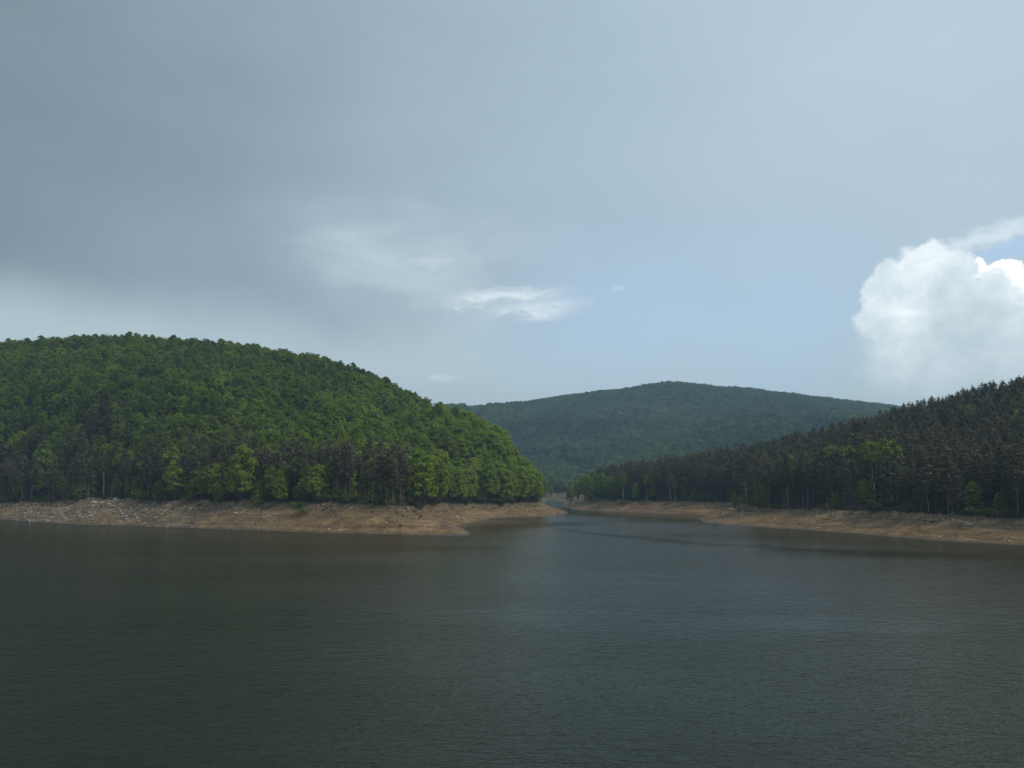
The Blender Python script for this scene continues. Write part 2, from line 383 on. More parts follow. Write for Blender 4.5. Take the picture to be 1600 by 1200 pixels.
def leaf_material(name, stops, spread, translucent=0.30, tone_scale=0.022, young=False):
    """foliage: the tone drifts from tree to tree over the hillside and from leaf to leaf; a tree may carry its own tone in its object colour"""
    m, N, out = material(name)
    oi = N.new('ShaderNodeObjectInfo')
    at = N.new('ShaderNodeAttribute', attribute_name='tint').outputs['Fac']
    drift = N.noise(oi.outputs['Location'], tone_scale, 2, 0.5)
    f = N.add(N.lin(drift, 0.30, 0.70, 0.0, 0.52), N.mul(N.sub(oi.outputs['Random'], 0.1), 0.62))
    if young:                                                          # lighter, yellower tone for the trees around the cove
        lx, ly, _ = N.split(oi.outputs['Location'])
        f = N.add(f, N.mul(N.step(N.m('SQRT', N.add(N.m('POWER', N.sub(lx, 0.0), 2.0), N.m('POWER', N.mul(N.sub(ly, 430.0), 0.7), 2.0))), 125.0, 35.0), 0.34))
    f = N.mix(oi.outputs['Alpha'], N.xyz(f, f, f), oi.outputs['Color'])
    f = N.add(N.split(f)[0], N.mul(N.sub(at, 0.5), spread))
    c = N.ramp(f, stops)
    p = N.new('ShaderNodeBsdfPrincipled'); N.put(p.inputs['Base Color'], c); p.inputs['Roughness'].default_value = 0.65; p.inputs['Specular IOR Level'].default_value = 0.25
    tr = N.new('ShaderNodeBsdfTranslucent'); N.put(tr.inputs[0], N.mix(1.0, c, (1.05, 1.15, 0.7), 'MULTIPLY'))
    mx = N.new('ShaderNodeMixShader'); mx.inputs[0].default_value = translucent
    m.node_tree.links.new(p.outputs[0], mx.inputs[1]); m.node_tree.links.new(tr.outputs[0], mx.inputs[2]); m.node_tree.links.new(mx.outputs[0], out.inputs[0])
    return m

def bark_material(name, a, b, scale=3.0, rough=0.9, stretch=(6, 6, 1), bands=None):
    m, N, out = material(name)
    co = N.new('ShaderNodeTexCoord').outputs['Object']
    n = N.noise(N.mapping(co, stretch), scale, 4, 0.6)
    c = N.mix(N.lin(n, 0.3, 0.7), a, b)
    if bands:
        q = N.noise(N.mapping(co, (0.6, 0.6, 5)), 1.3, 3, 0.6)
        c = N.mix(N.mul(N.step(q, 0.56, 0.62), 0.8), c, bands)
    p = N.new('ShaderNodeBsdfPrincipled'); N.put(p.inputs['Base Color'], c); p.inputs['Roughness'].default_value = rough
    bp = N.new('ShaderNodeBump'); bp.inputs['Strength'].default_value = 0.5; bp.inputs['Distance'].default_value = 0.03; N.put(bp.inputs['Height'], n)
    m.node_tree.links.new(bp.outputs[0], p.inputs['Normal']); m.node_tree.links.new(p.outputs[0], out.inputs[0])
    return m

M = {}
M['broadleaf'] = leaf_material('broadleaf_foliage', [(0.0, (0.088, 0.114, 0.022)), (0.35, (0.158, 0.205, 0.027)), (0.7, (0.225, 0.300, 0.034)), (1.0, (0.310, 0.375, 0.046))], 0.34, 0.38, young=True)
M['needles'] = leaf_material('pine_needles', [(0.0, (0.094, 0.094, 0.054)), (0.5, (0.146, 0.132, 0.080)), (0.8, (0.188, 0.158, 0.099)), (1.0, (0.236, 0.170, 0.114))], 0.34, 0.22)
M['low'] = leaf_material('low_growth', [(0.0, (0.050, 0.062, 0.022)), (0.5, (0.085, 0.105, 0.028)), (1.0, (0.150, 0.170, 0.040))], 0.40, 0.30)
M['far'] = leaf_material('far_foliage', [(0.0, (0.030, 0.052, 0.030)), (0.45, (0.078, 0.126, 0.060)), (0.8, (0.135, 0.200, 0.075)), (1.0, (0.230, 0.300, 0.085))], 0.25, 0.25, 0.006)  # bluer green: some of the distance haze is put into the leaf colour
M['far_young'] = leaf_material('far_young_foliage', [(0.0, (0.070, 0.105, 0.042)), (0.5, (0.120, 0.175, 0.055)), (1.0, (0.200, 0.265, 0.070))], 0.25, 0.30, 0.010)
M['bark'] = bark_material('grey_bark', (0.07, 0.06, 0.05), (0.15, 0.13, 0.11))
M['pine_bark'] = bark_material('pine_bark', (0.095, 0.066, 0.050), (0.21, 0.148, 0.112))
M['birch_bark'] = bark_material('birch_bark', (0.42, 0.37, 0.33), (0.60, 0.56, 0.52), 2.0, 0.7, (1, 1, 4), (0.05, 0.04, 0.035))
M['dead_wood'] = bark_material('dead_wood', (0.46, 0.42, 0.385), (0.66, 0.62, 0.58))
M['grey_wood'] = bark_material('weathered_wood', (0.06, 0.05, 0.045), (0.16, 0.14, 0.125))

def stone_material():
    m, N, out = material('stone')
    oi = N.new('ShaderNodeObjectInfo'); co = N.new('ShaderNodeTexCoord').outputs['Object']
    n = N.noise(co, 2.5, 5, 0.6)
    c = N.ramp(oi.outputs['Random'], [(0.0, (0.17, 0.13, 0.10)), (0.45, (0.27, 0.215, 0.165)), (0.8, (0.32, 0.28, 0.23)), (1.0, (0.40, 0.37, 0.32))])
    c = N.mix(oi.outputs['Alpha'], c, oi.outputs['Color'])
    c = N.mix(1.0, c, N.ramp(n, [(0.25, (0.72, 0.70, 0.68)), (0.75, (1.12, 1.1, 1.08))]), 'MULTIPLY')
    p = N.new('ShaderNodeBsdfPrincipled'); N.put(p.inputs['Base Color'], c); p.inputs['Roughness'].default_value = 0.9
    bp = N.new('ShaderNodeBump'); bp.inputs['Strength'].default_value = 0.6; bp.inputs['Distance'].default_value = 0.08; N.put(bp.inputs['Height'], n)
    m.node_tree.links.new(bp.outputs[0], p.inputs['Normal']); m.node_tree.links.new(p.outputs[0], out.inputs[0])
    return m
M['stone'] = stone_material()

def grass_material():
    m, N, out = material('dry_grass')
    oi = N.new('ShaderNodeObjectInfo')
    c = N.ramp(oi.outputs['Random'], [(0.0, (0.045, 0.055, 0.022)), (0.5, (0.10, 0.095, 0.045)), (1.0, (0.19, 0.155, 0.085))])
    p = N.new('ShaderNodeBsdfPrincipled'); N.put(p.inputs['Base Color'], c); p.inputs['Roughness'].default_value = 0.8
    m.node_tree.links.new(p.outputs[0], out.inputs[0]); return m
M['grass'] = grass_material()

def earth_material():
    """bare drawdown bank below, leaf litter under the trees, green floor far off"""
    m, N, out = material('earth')
    co = N.new('ShaderNodeTexCoord').outputs['Object']; X, Y, Z = N.split(co)
    t = N.new('ShaderNodeAttribute', attribute_name='inland').outputs['Fac']
    big = N.noise(co, 0.028, 4, 0.55); mid = N.noise(co, 0.16, 5, 0.6); fine = N.noise(co, 1.1, 6, 0.65); grain = N.noise(co, 4.5, 4, 0.7)
    rust = N.ramp(mid, [(0.25, (0.098, 0.055, 0.024)), (0.5, (0.200, 0.121, 0.053)), (0.75, (0.322, 0.210, 0.102))])
    grey = N.ramp(mid, [(0.25, (0.076, 0.050, 0.026)), (0.5, (0.164, 0.112, 0.060)), (0.75, (0.280, 0.208, 0.124))])
    side = N.step(N.add(N.mul(X, 1.0), N.mul(N.sub(big, 0.5), 160)), -50.0, -130.0)       # the bank is stonier and greyer along the far end of one shore
    bank = N.mix(N.mul(side, 0.85), rust, grey)
    upper = N.step(N.add(t, N.mul(N.sub(mid, 0.5), 0.5)), 0.55, 0.95)
    bank = N.mix(N.mul(upper, 0.45), bank, (0.190, 0.152, 0.092))
    # strand lines left by the falling water, following the height of the ground
    zl = N.add(N.mul(Z, 1.0), N.mul(N.sub(N.noise(co, 0.07, 3, 0.5), 0.5), 1.6))
    line = N.noise(N.xyz(N.mul(X, 0.012), N.mul(Y, 0.012), N.mul(zl, 2.2)), 1.0, 4, 0.65)
    bank = N.mix(1.0, bank, N.ramp(line, [(0.32, (0.66, 0.63, 0.60)), (0.5, (1.0, 1.0, 1.0)), (0.68, (1.30, 1.30, 1.30))]), 'MULTIPLY')
    bank = N.mix(1.0, bank, N.ramp(fine, [(0.28, (0.50, 0.48, 0.46)), (0.5, (1, 1, 1)), (0.74, (1.55, 1.52, 1.50))]), 'MULTIPLY')
    peb = N.voronoi(co, 1.5, out='Color'); pd = N.voronoi(co, 1.5)
    pm = N.mul(N.step(pd, 0.36, 0.22), N.step(N.split(peb)[0], 0.78, 0.92))
    bank = N.mix(N.mul(pm, N.lin(side, 0, 1, 0.35, 0.7)), bank, (0.42, 0.385, 0.34))
    blotch = N.step(N.noise(co, 0.30, 5, 0.7, 0.8), 0.53, 0.62)                              # dark blotches, stronger on the upper bank
    bank = N.mix(N.mul(blotch, N.lin(upper, 0, 1, 0.38, 0.80)), bank, (0.060, 0.046, 0.034))
    silt = N.step(Y, 620.0, 730.0)
    bank = N.mix(N.mul(silt, 0.85), bank, N.ramp(mid, [(0.34, (0.026, 0.036, 0.014)), (0.48, (0.060, 0.058, 0.028)), (0.60, (0.19, 0.140, 0.078))]))
    wet = N.step(N.add(Z, N.mul(N.sub(fine, 0.5), 0.45)), 0.50, 0.10)
    bank = N.mix(N.mul(wet, 0.72), bank, (0.055, 0.041, 0.030))
    litter = N.ramp(fine, [(0.3, (0.030, 0.022, 0.016)), (0.55, (0.065, 0.042, 0.030)), (0.8, (0.105, 0.068, 0.045))])
    moss = N.step(N.noise(co, 0.22, 4, 0.6), 0.55, 0.68)
    litter = N.mix(N.mul(moss, 0.5), litter, (0.040, 0.050, 0.020))
    away = N.step(Y, 640.0, 960.0)
    litter = N.mix(away, litter, N.ramp(mid, [(0.3, (0.020, 0.036, 0.012)), (0.7, (0.045, 0.070, 0.022))]))
    c = N.mix(N.step(N.add(t, N.mul(N.sub(fine, 0.5), 0.35)), 0.93, 1.12), bank, litter)
    p = N.new('ShaderNodeBsdfPrincipled'); N.put(p.inputs['Base Color'], c); N.put(p.inputs['Roughness'], N.lin(wet, 0, 1, 0.95, 0.55)); p.inputs['Specular IOR Level'].default_value = 0.3
    h = N.add(N.mul(fine, 0.35), N.add(N.mul(grain, 0.12), N.mul(N.step(pd, 0.4, 0.1), 0.10)))
    bp = N.new('ShaderNodeBump'); bp.inputs['Strength'].default_value = 0.9; bp.inputs['Distance'].default_value = 1.0; N.put(bp.inputs['Height'], h)
    m.node_tree.links.new(bp.outputs[0], p.inputs['Normal']); m.node_tree.links.new(p.outputs[0], out.inputs[0])
    return m
M['earth'] = earth_material()

def water_material():
    m, N, out = material('lake_water')
    co = N.new('ShaderNodeTexCoord').outputs['Object']; X, Y, Z = N.split(co)
    def waves(rot, sx, sy, scale, det, dist=0.0): return N.noise(N.mapping(co, (sx, sy, 1), (0, 0, R(rot))), scale, det, 0.55, dist)
    a = waves(-24, 0.50, 1.0, 0.55, 2.0, 0.4); b = waves(6, 0.62, 1.0, 1.55, 3.0, 0.3); c = waves(-35, 0.8, 1.0, 4.2, 2.0)
    # gusts and calm lanes: the ripples are weaker there
    gust = N.noise(N.mapping(co, (0.35, 1.0, 1), (0, 0, R(8))), 0.022, 4, 0.6)
    calm = N.lin(gust, 0.32, 0.62, 0.45, 1.35)
    curve = N.add(166.0, N.mul(144.0, N.m('EXPONENT', N.mul(N.sub(13.0, X), 0.025))))                 # a slick drawn across the bay
    yl = N.add(N.sub(Y, curve), N.mul(N.sub(N.noise(N.mapping(co, (0.5, 1, 1)), 0.05, 6, 0.7), 0.5), 40.0))
    lane = N.mul(N.mul(N.step(N.m('ABSOLUTE', yl), 19.0, 0.0), N.step(X, -10.0, 12.0)), N.step(X, 130.0, 50.0, 0.25, 0.72))
    lee = N.m('MAXIMUM', lane, N.step(N.add(N.mul(N.m('ABSOLUTE', N.add(X, 9.0)), 1.25), N.m('ABSOLUTE', N.add(N.sub(Y, 332.0), N.mul(N.sub(gust, 0.5), 60.0)))), 62.0, 30.0))
    lee = N.m('MAXIMUM', lee, N.step(N.add(Y, N.mul(N.m('MAXIMUM', N.sub(X, 35.0), 0.0), 1.0)), 392.0, 440.0, 0.0, 1.0))
    lee = N.mul(lee, N.step(Y, 600.0, 530.0))
    calm = N.mul(calm, N.lin(lee, 0.0, 1.0, 1.0, 0.13))
    h = N.mul(N.add(N.add(N.mul(a, 0.088), N.mul(b, 0.076)), N.mul(c, 0.034)), calm)
    bp = N.new('ShaderNodeBump'); bp.inputs['Strength'].default_value = 1.0; bp.inputs['Distance'].default_value = 1.0; N.put(bp.inputs['Height'], h)
    p = N.new('ShaderNodeBsdfPrincipled'); N.put(p.inputs['Base Color'], N.mix(N.lin(gust, 0.35, 0.65), (0.012, 0.017, 0.004), (0.015, 0.020, 0.005)))
    p.inputs['Roughness'].default_value = 0.10; p.inputs['IOR'].default_value = 1.333; p.inputs['Specular IOR Level'].default_value = 0.06
    m.node_tree.links.new(bp.outputs[0], p.inputs['Normal']); m.node_tree.links.new(p.outputs[0], out.inputs[0])
    return m
M['water'] = water_material()

# ---------------------------------------------------------------- the land and the lake
def axis(lo, a, b, hi, step, grow=1.07, inner=()):
    """coordinates with a fixed step between a and b that widens outwards"""
    v = list(np.arange(a, b + 1e-6, step))
    x, s = v[-1], step
    while x < hi: s = min(s * grow, 120.0); x += s; v.append(x)
    x, s, left = v[0], step, []
    while x > lo: s = min(s * grow, 120.0); x -= s; left.append(x)
    return np.array(left[::-1] + v)

def build_land():
    xs = axis(-2600, -255, 160, 2600, 1.1, 1.045); ys = axis(-1000, 205, 480, 3500, 1.1, 1.03)
    X, Y = np.meshgrid(xs, ys); z, s, t = ground(X, Y)
    nx, ny = len(xs), len(ys)
    V = np.stack([X, Y, z], -1).reshape(-1, 3); tt = t.ravel()
    i = (np.arange(ny - 1)[:, None] * nx + np.arange(nx - 1)[None, :]).ravel()
    Q = np.stack([i, i + 1, i + nx + 1, i + nx], 1)
    Q = Q[z.ravel()[Q].max(1) > -1.6]
    cx, cy_, ct = V[Q, 0].mean(1), V[Q, 1].mean(1), tt[Q].mean(1)
    bank = ct < 1.08; west = cx < 27
    near = cy_ < 760
    names = [('left_shore', bank & west & near), ('right_shore', bank & ~west & near), ('valley_ground', bank & ~near),
             ('left_hill', ~bank & west & (cy_ < 900)), ('right_hill', ~bank & ~west & (cy_ < 740)), ('far_hill', ~bank & ((west & (cy_ >= 900)) | (~west & (cy_ >= 740))))]
    lab = {'left_shore': 'bare stony brown bank along the foot of the left hill', 'right_shore': 'bare rust brown bank below the pine wood',
           'valley_ground': 'tan mud flat at the head of the narrow inlet', 'left_hill': 'rounded hill covered in green leafy trees', 'right_hill': 'low hill under dark pines',
           'far_hill': 'broad blue green wooded hill beyond the inlet'}
    for name, pick in names:
        q = Q[pick]; used = np.unique(q); remap = np.full(len(V), -1); remap[used] = np.arange(len(used))
        me = mesh_np(name, V[used], remap[q], [M['earth']], {'inland': tt[used]}, smooth=True)
        tag(obj(name, me), lab[name], 'bank' if 'shore' in name else ('mud flat' if 'valley' in name else 'hill'), kind='structure')
build_land()

wx, wy = np.linspace(-720, 420, 20), np.linspace(-140, 860, 20)
WX, WY = np.meshgrid(wx, wy); wi = (np.arange(19)[:, None] * 20 + np.arange(19)[None, :]).ravel()
water = obj('lake_water', mesh_np('lake_water', np.stack([WX, WY, WX * 0], -1).reshape(-1, 3), np.stack([wi, wi + 1, wi + 21, wi + 20], 1), [M['water']]))
tag(water, 'dark green rippled water of the reservoir', 'lake', kind='structure')

# ---------------------------------------------------------------- trees
def unit(n, rng):
    v = rng.normal(size=(n, 3)); return v / np.linalg.norm(v, axis=1, keepdims=True)

def broadleaf_crown(seed, height=15.0, width=8.5, low=0.35, clumps=46, per=58, size=0.42, flat=0.55, full=2.0, fine=0.15):
    """clumps of leaves on tiers around an uneven egg"""
    rng = np.random.default_rng(seed); B = Build()
    cz, rz, rx = height * (low + 1) / 2, height * (1 - low) / 2, width / 2
    d = unit(clumps * 3, rng); d = d[d[:, 2] > -0.75][:clumps]
    skew = rng.normal(size=2) * 0.10
    for k, q in enumerate(d):
        rad = (0.62 + 0.38 * rng.random()) if k % 4 else 0.35 * rng.random()
        shape = (1 - 0.30 * max(q[2], 0) ** 2) * math.sqrt((1 - abs(q[2]) ** full) / max(1 - q[2] ** 2, 1e-3))
        c = np.array([q[0] * rx * rad * shape + skew[0] * q[2] * rx, q[1] * rx * rad * shape + skew[1] * q[2] * rx, cz + q[2] * rz * rad])
        r = width * (fine + 0.09 * rng.random())
        n = int(per * (0.7 + 0.6 * rng.random()))
        p = unit(n, rng) * rng.random((n, 1)) ** 0.45 * np.array([r, r, r * flat])
        p[:, 2] -= 0.16 * (p[:, 0] ** 2 + p[:, 1] ** 2) / r                    # each spray droops at its rim
        out = c - np.array([0, 0, cz]); out = out / (np.linalg.norm(out) + 1e-6)
        nrm = 0.75 * np.array([0, 0, 1.0]) + 0.55 * out + 0.75 * rng.normal(size=(n, 3))
        B.leaves(c + p, nrm, size * (0.65 + 0.7 * rng.random(n)), 0.62, rng=rng)
        if k % 3 == 0:
            base = np.array([0, 0, max(height * low * 0.8, c[2] - 0.35 * height)])
            B.tube([base, (base + c) / 2 + rng.normal(size=3) * 0.3, c], [0.11, 0.07, 0.03], 4, 1)
    return B.mesh('broadleaf_crown', [M['broadleaf'], M['bark']])

def trunk_mesh(name, seed, height, radius, mat, bend=0.25, top=0.15, stems=1, spread=0.0):
    rng = np.random.default_rng(seed); B = Build()
    for s in range(stems):
        n = 7; off = rng.normal(size=2) * spread; lean = rng.normal(size=2) * bend
        pts = [(off[0] + lean[0] * (i / n) ** 1.5 + rng.normal() * bend * 0.12, off[1] + lean[1] * (i / n) ** 1.5 + rng.normal() * bend * 0.12, -0.8 + (height + 0.8) * i / n) for i in range(n + 1)]
        rad = [radius * (1.35 if i == 0 else 1.0) * (1 - (1 - top) * i / n) for i in range(n + 1)]
        B.tube(pts, rad, 7)
    return B.mesh(name, [mat], True)

def pine_crown(seed, height=18.0, width=5.2, low=0.38, size=0.42):
    """whorls of level boughs that shorten to a pointed, slightly ragged top; a few dead twigs below"""
    rng = np.random.default_rng(seed); B = Build(); z = height * low
    while z < height * 0.985:
        t = (z / height - low) / (1 - low); n = 4 + int(rng.random() * 3)
        reach = width / 2 * (1 - t) ** 0.72 * (0.55 + 0.45 * min(1, t / 0.18)) + 0.25
        a0 = rng.random() * 6.28
        for k in range(n):
            if rng.random() < 0.14: continue
            a = a0 + k * 6.28 / n + rng.normal() * 0.25; L = reach * (0.6 + 0.6 * rng.random()); rise = L * (-0.12 + 0.5 * t) + rng.normal() * 0.12
            e = np.array([math.cos(a) * L, math.sin(a) * L, rise]); root = np.array([0, 0, z + rng.normal() * 0.15])
            if t < 0.8: B.tube([root, root + e * 0.92], [0.045, 0.015], 3, 1)
            m = max(5, int(L * 9)); u = 0.22 + 0.82 * rng.random(m) ** 0.8
            c = root + u[:, None] * e; side = np.array([-math.sin(a), math.cos(a), 0])
            off = rng.normal(size=m) * 0.26 * (0.4 + u * 0.8) * min(1.0, 0.35 + L * 0.4)
            c = c + off[:, None] * side + rng.normal(size=(m, 3)) * 0.10
            ax = np.tile(e / (np.linalg.norm(e) + 1e-6), (m, 1)) + off[:, None] * side * 1.2 + rng.normal(size=(m, 3)) * 0.35
            nr = np.array([0, 0, 1.0]) + rng.normal(size=(m, 3)) * 0.5
            B.leaves(c, nr, size * (0.7 + 0.6 * rng.random(m)), 0.42, axis=ax, rng=rng)
        z += 0.50 + 0.30 * rng.random()
    n = 14                                                                      # leader tuft
    c = np.array([0, 0, height]) + rng.normal(size=(n, 3)) * np.array([0.16, 0.16, 0.4]); B.leaves(c, rng.normal(size=(n, 3)), 0.32, 0.4, axis=np.tile([0, 0, 1.0], (n, 1)) + rng.normal(size=(n, 3)) * 0.4, rng=rng)
    for k in range(12):
        zz = height * low * (0.35 + 0.65 * rng.random()); a = rng.random() * 6.28; L = 0.6 + 1.1 * rng.random()
        B.tube([(0, 0, zz), (math.cos(a) * L, math.sin(a) * L, zz - 0.1 * L)], [0.035, 0.012], 3, 1)
    return B.mesh('pine_crown', [M['needles'], M['pine_bark']])

def far_crown(seed, leaf='far'):
    rng = np.random.default_rng(seed); B = Build()
    for k in range(15):
        q = unit(1, rng)[0]; q[2] = abs(q[2]) * 1.1 - 0.35
        c = np.array([q[0] * 3.2, q[1] * 3.2, 8.2 + q[2] * 4.2]); n = 17
        p = unit(n, rng) * rng.random((n, 1)) ** 0.5 * np.array([1.7, 1.7, 1.2])
        B.leaves(c + p, np.array([0, 0, 0.8]) + q * 0.7 + rng.normal(size=(n, 3)) * 0.6, 0.80 * (0.7 + 0.6 * rng.random(n)), 0.7, rng=rng)
    B.tube([(0, 0, -1), (0, 0, 8)], [0.25, 0.1], 5, 1)
    return B.mesh('far_tree', [M[leaf], M['bark']])

def bush_crown(seed, r=1.4, h=1.6, n=300, size=0.20, leaf='broadleaf'):
    rng = np.random.default_rng(seed); B = Build()
    for k in range(9):
        q = unit(1, rng)[0]; c = np.array([q[0] * r * 0.7, q[1] * r * 0.7, h * (0.35 + 0.4 * rng.random())])
        m = n // 9; p = unit(m, rng) * rng.random((m, 1)) ** 0.5 * np.array([r * 0.5, r * 0.5, h * 0.35])
        B.leaves(c + p, np.array([0, 0, 0.8]) + rng.normal(size=(m, 3)) * 0.8, size * (0.7 + 0.6 * rng.random(m)), 0.6, rng=rng)
    return B.mesh('shrub_foliage', [M[leaf], M['bark']])

FOREST = [(broadleaf_crown(100 + k, 15 + (k % 3), [7.0, 6.2, 6.6, 5.4, 6.4, 7.2][k], 0.26, 100, 30, 0.34, 0.8, 2.4, 0.080), trunk_mesh('broadleaf_trunk', 200 + k, 11, 0.20, M['bark'])) for k in range(6)]
EDGE = [(broadleaf_crown(120 + k, 15, 7.6, 0.03, 120, 36, 0.36, 0.6, 3.2, 0.105), trunk_mesh('broadleaf_trunk', 220 + k, 11, 0.18, M['bark'])) for k in range(4)]
SLIM = [(broadleaf_crown(140 + k, 12, 4.4, 0.05, 64, 28, 0.32, 0.6, 3.2, 0.12), trunk_mesh('broadleaf_trunk', 240 + k, 9, 0.10, M['bark'])) for k in range(3)]
PINES = [(pine_crown(300 + k, 18, [5.0, 5.6, 4.6, 5.2, 4.8, 5.8][k], [0.46, 0.40, 0.52, 0.25, 0.36, 0.18][k]), trunk_mesh('pine_trunk', 320 + k, 17.3, 0.17, M['pine_bark'], 0.15, 0.12)) for k in range(6)]
BIRCH = [(broadleaf_crown(400 + k, 14, 4.4, 0.48, 30, 34, 0.32, 0.7), trunk_mesh('birch_trunk', 420 + k, 12.6, 0.17, M['birch_bark'], 0.5, 0.3)) for k in range(3)]
FAR = [far_crown(500 + k, 'far' if k < 4 else 'far_young') for k in range(7)]

# where trees stand: a jittered grid over the wooded ground
def scatter_points(x0, x1, y0, y1, step, rng, ok):
    gx, gy = np.meshgrid(np.arange(x0, x1, step), np.arange(y0, y1, step))
    gx = gx + (np.arange(gx.shape[0])[:, None] % 2) * step * 0.5
    x = (gx + (rng.random(gx.shape) - 0.5) * step * 1.05).ravel(); y = (gy + (rng.random(gy.shape) - 0.5) * step * 1.05).ravel()
    k = ok(x, y); return x[k], y[k]

def in_view(x, y, pad=0.09): return (np.abs(x) < y * (0.578 + pad) + 12)

# single trees that stand out, as they stand in the place: kind, x, y, height, width factor, tone 0..1, label
SINGLES = [
    ('edge', -96.5, 316.5, 21.5, 0.80, 0.80, 'tall fresh green leafy tree rising between dark pines above the stony left bank'),
    ('slim', -127.8, 339.2, 20.5, 1.05, 0.96, 'yellow green slender tree with one bright low bough among the left pines'),
    ('slim', -66.6, 302.5, 13.0, 1.00, 0.90, 'young bright green tree standing alone at the edge of the orange left bank'),
    ('edge', -80.0, 308.5, 9.5, 1.0, 0.72, 'bushy mid green tree right of the tall fresh green tree on left bank'),
    ('slim', -55.0, 309.0, 10.0, 0.75, 0.97, 'thin yellowish sapling in front of the bare pine trunks on the left spit'),
    ('slim', -48.0, 307.0, 7.5, 1.0, 0.85, 'short light green tree between slim grey trunks on the left spit'),
    ('edge', -32.5, 317.0, 22.5, 0.98, 0.86, 'big bright green leaning tree at the end of the pine belt above the spit'),
    ('edge', -106.5, 324.5, 7.0, 1.1, 0.74, 'low round green tree left of the tall fresh green tree'),
    ('edge', -214.0, 407.0, 27.0, 0.72, 0.60, 'tall mid green tree near the left end of the left bank'),
    ('slim', -203.5, 403.5, 9.8, 1.0, 0.95, 'small yellow green tree left of the bare white trunk'),
    ('edge', 121.0, 306.0, 10.2, 1.05, 0.86, 'light green spreading tree at the foot of the right pines under two tall birches'),
    ('edge', 135.2, 262.0, 9.8, 0.95, 0.90, 'bright yellow green bushy tree at the edge of the right bank beside the pale log'),
    ('edge', 139.0, 254.5, 6.6, 1.15, 0.80, 'low bushy green tree right of the bright yellow green bushy tree'),
    ('edge', 105.3, 424.0, 8.0, 0.75, 0.70, 'small dark and bright green tree on the tip of the right bank'),
    ('edge', 67.0, 486.0, 10.0, 0.75, 0.82, 'round bright green tree alone before the far right pines'),
    ('edge', 76.6, 484.0, 12.0, 0.85, 0.70, 'taller green tree just right of the round bright one before far pines'),
    ('slim', 93.4, 460.0, 7.2, 1.2, 0.92, 'small yellow green tree between the far white trunk and the right tip'),
    ('edge', 47.5, 548.0, 17.0, 0.75, 0.72, 'leftmost green leafy tree at the near end of the right wood by the inlet'),
    ('edge', 51.0, 560.0, 19.0, 0.80, 0.60, 'rounded green tree second from the inlet end of the right wood'),
    ('edge', 53.8, 532.0, 17.5, 0.75, 0.66, 'green leafy tree third from the inlet where the dark pines begin'),
    ('edge', 44.5, 603.0, 15.0, 0.80, 0.80, 'light green tree at the very end of the right wood by the mud flat'),
    ('edge', 41.5, 632.0, 13.5, 0.85, 0.72, 'low green tree overhanging the inlet at the end of the right wood'),
    ('edge', 48.5, 592.0, 17.0, 0.85, 0.68, 'dense green tree just inside the end of the right wood'),
    ('edge', 50.5, 572.0, 17.0, 0.80, 0.84, 'bright green tree behind the first leafy trees of the right wood'),
    ('edge', 37.0, 852.0, 11.0, 0.90, 0.66, 'solitary green tree standing on the mud flat at the inlet head'),
    ('edge', 33.0, 868.0, 9.0, 1.00, 0.80, 'pale green small tree beside the solitary one at the inlet head'),
    ('edge', 59.0, 862.0, 13.0, 0.90, 0.74, 'green tree on the right edge of the mud flat'),
    ('edge', -160.0, 361.5, 8.0, 0.95, 0.45, 'dull green young tree right of the bare white trunk'),
    ('edge', -148.0, 353.0, 9.5, 0.90, 0.58, 'mid green young tree over the whitish rocks'),
    ('edge', -136.5, 344.5, 7.5, 1.10, 0.50, 'broad low green tree left of the yellow green slender tree'),
    ('edge', -118.5, 332.5, 8.5, 0.95, 0.42, 'dark green young tree right of the yellow green slender tree'),
    ('edge', -88.5, 312.0, 8.0, 1.05, 0.66, 'leafy young tree touching the right side of the tall fresh green tree'),
    ('edge', -73.0, 306.5, 7.0, 1.05, 0.52, 'small round green tree between the bushy tree and the young bright one'),
    ('edge', -60.5, 306.0, 6.0, 1.00, 0.55, 'small dark leafy tree right of the young bright green tree'),
    ('edge', -42.5, 309.5, 8.5, 1.00, 0.70, 'green young tree pressed against the big leaning tree'),
    ('edge', 126.5, 286.5, 5.5, 1.15, 0.52, 'low dull green tree between the medium and the leaning birch'),
    ('edge', 112.5, 310.5, 6.0, 1.10, 0.40, 'low dark leafy tree left of the light green spreading tree'),
    ('edge', 60.0, 585.0, 17.0, 0.80, 0.78, 'pale green tree standing behind the leafy end of the right wood'),
    ('forest', 187.0, 327.0, 17.0, 0.95, 0.92, 'bright green leafy crown high among pines at the right edge'),
    ('birch', 127.2, 313.0, 22.0, 1.0, 0.74, 'tall birch with long bare white trunk, left of two behind the spreading tree'),
    ('birch', 129.8, 306.0, 24.0, 1.0, 0.70, 'tallest birch with pinkish bare trunk, right of the pair among pines'),
    ('birch', 127.7, 290.5, 15.0, 0.95, 0.72, 'medium birch with short white trunk between the tall birches and the leaning one'),
    ('birch', 129.6, 278.5, 10.5, 1.15, 0.80, 'small leaning birch with thin white trunk at the right bank'),
    ('birch', 144.6, 251.5, 13.0, 0.85, 0.70, 'white trunked birch at the far right end of the right bank'),
    ('birch', 86.3, 473.0, 11.5, 0.80, 0.72, 'small birch with slanting white trunk before the far right pines'),
    ('birch', 116.0, 372.0, 19.5, 1.05, 0.80, 'light green birch crown emerging from dark pines, leftmost of a loose row'),
    ('birch', 118.5, 352.0, 17.5, 1.1, 0.72, 'light green birch crown beside the leftmost one above the right bank'),
    ('birch', 125.5, 350.0, 21.0, 1.05, 0.86, 'bright narrow birch crown in the middle of the loose row above pines'),
    ('birch', 130.5, 345.0, 19.5, 1.05, 0.76, 'pale green birch crown left of the two tall white trunks'),
    ('birch', 133.0, 330.0, 21.0, 0.95, 0.66, 'dull green birch crown directly left of the tall white trunk'),
]

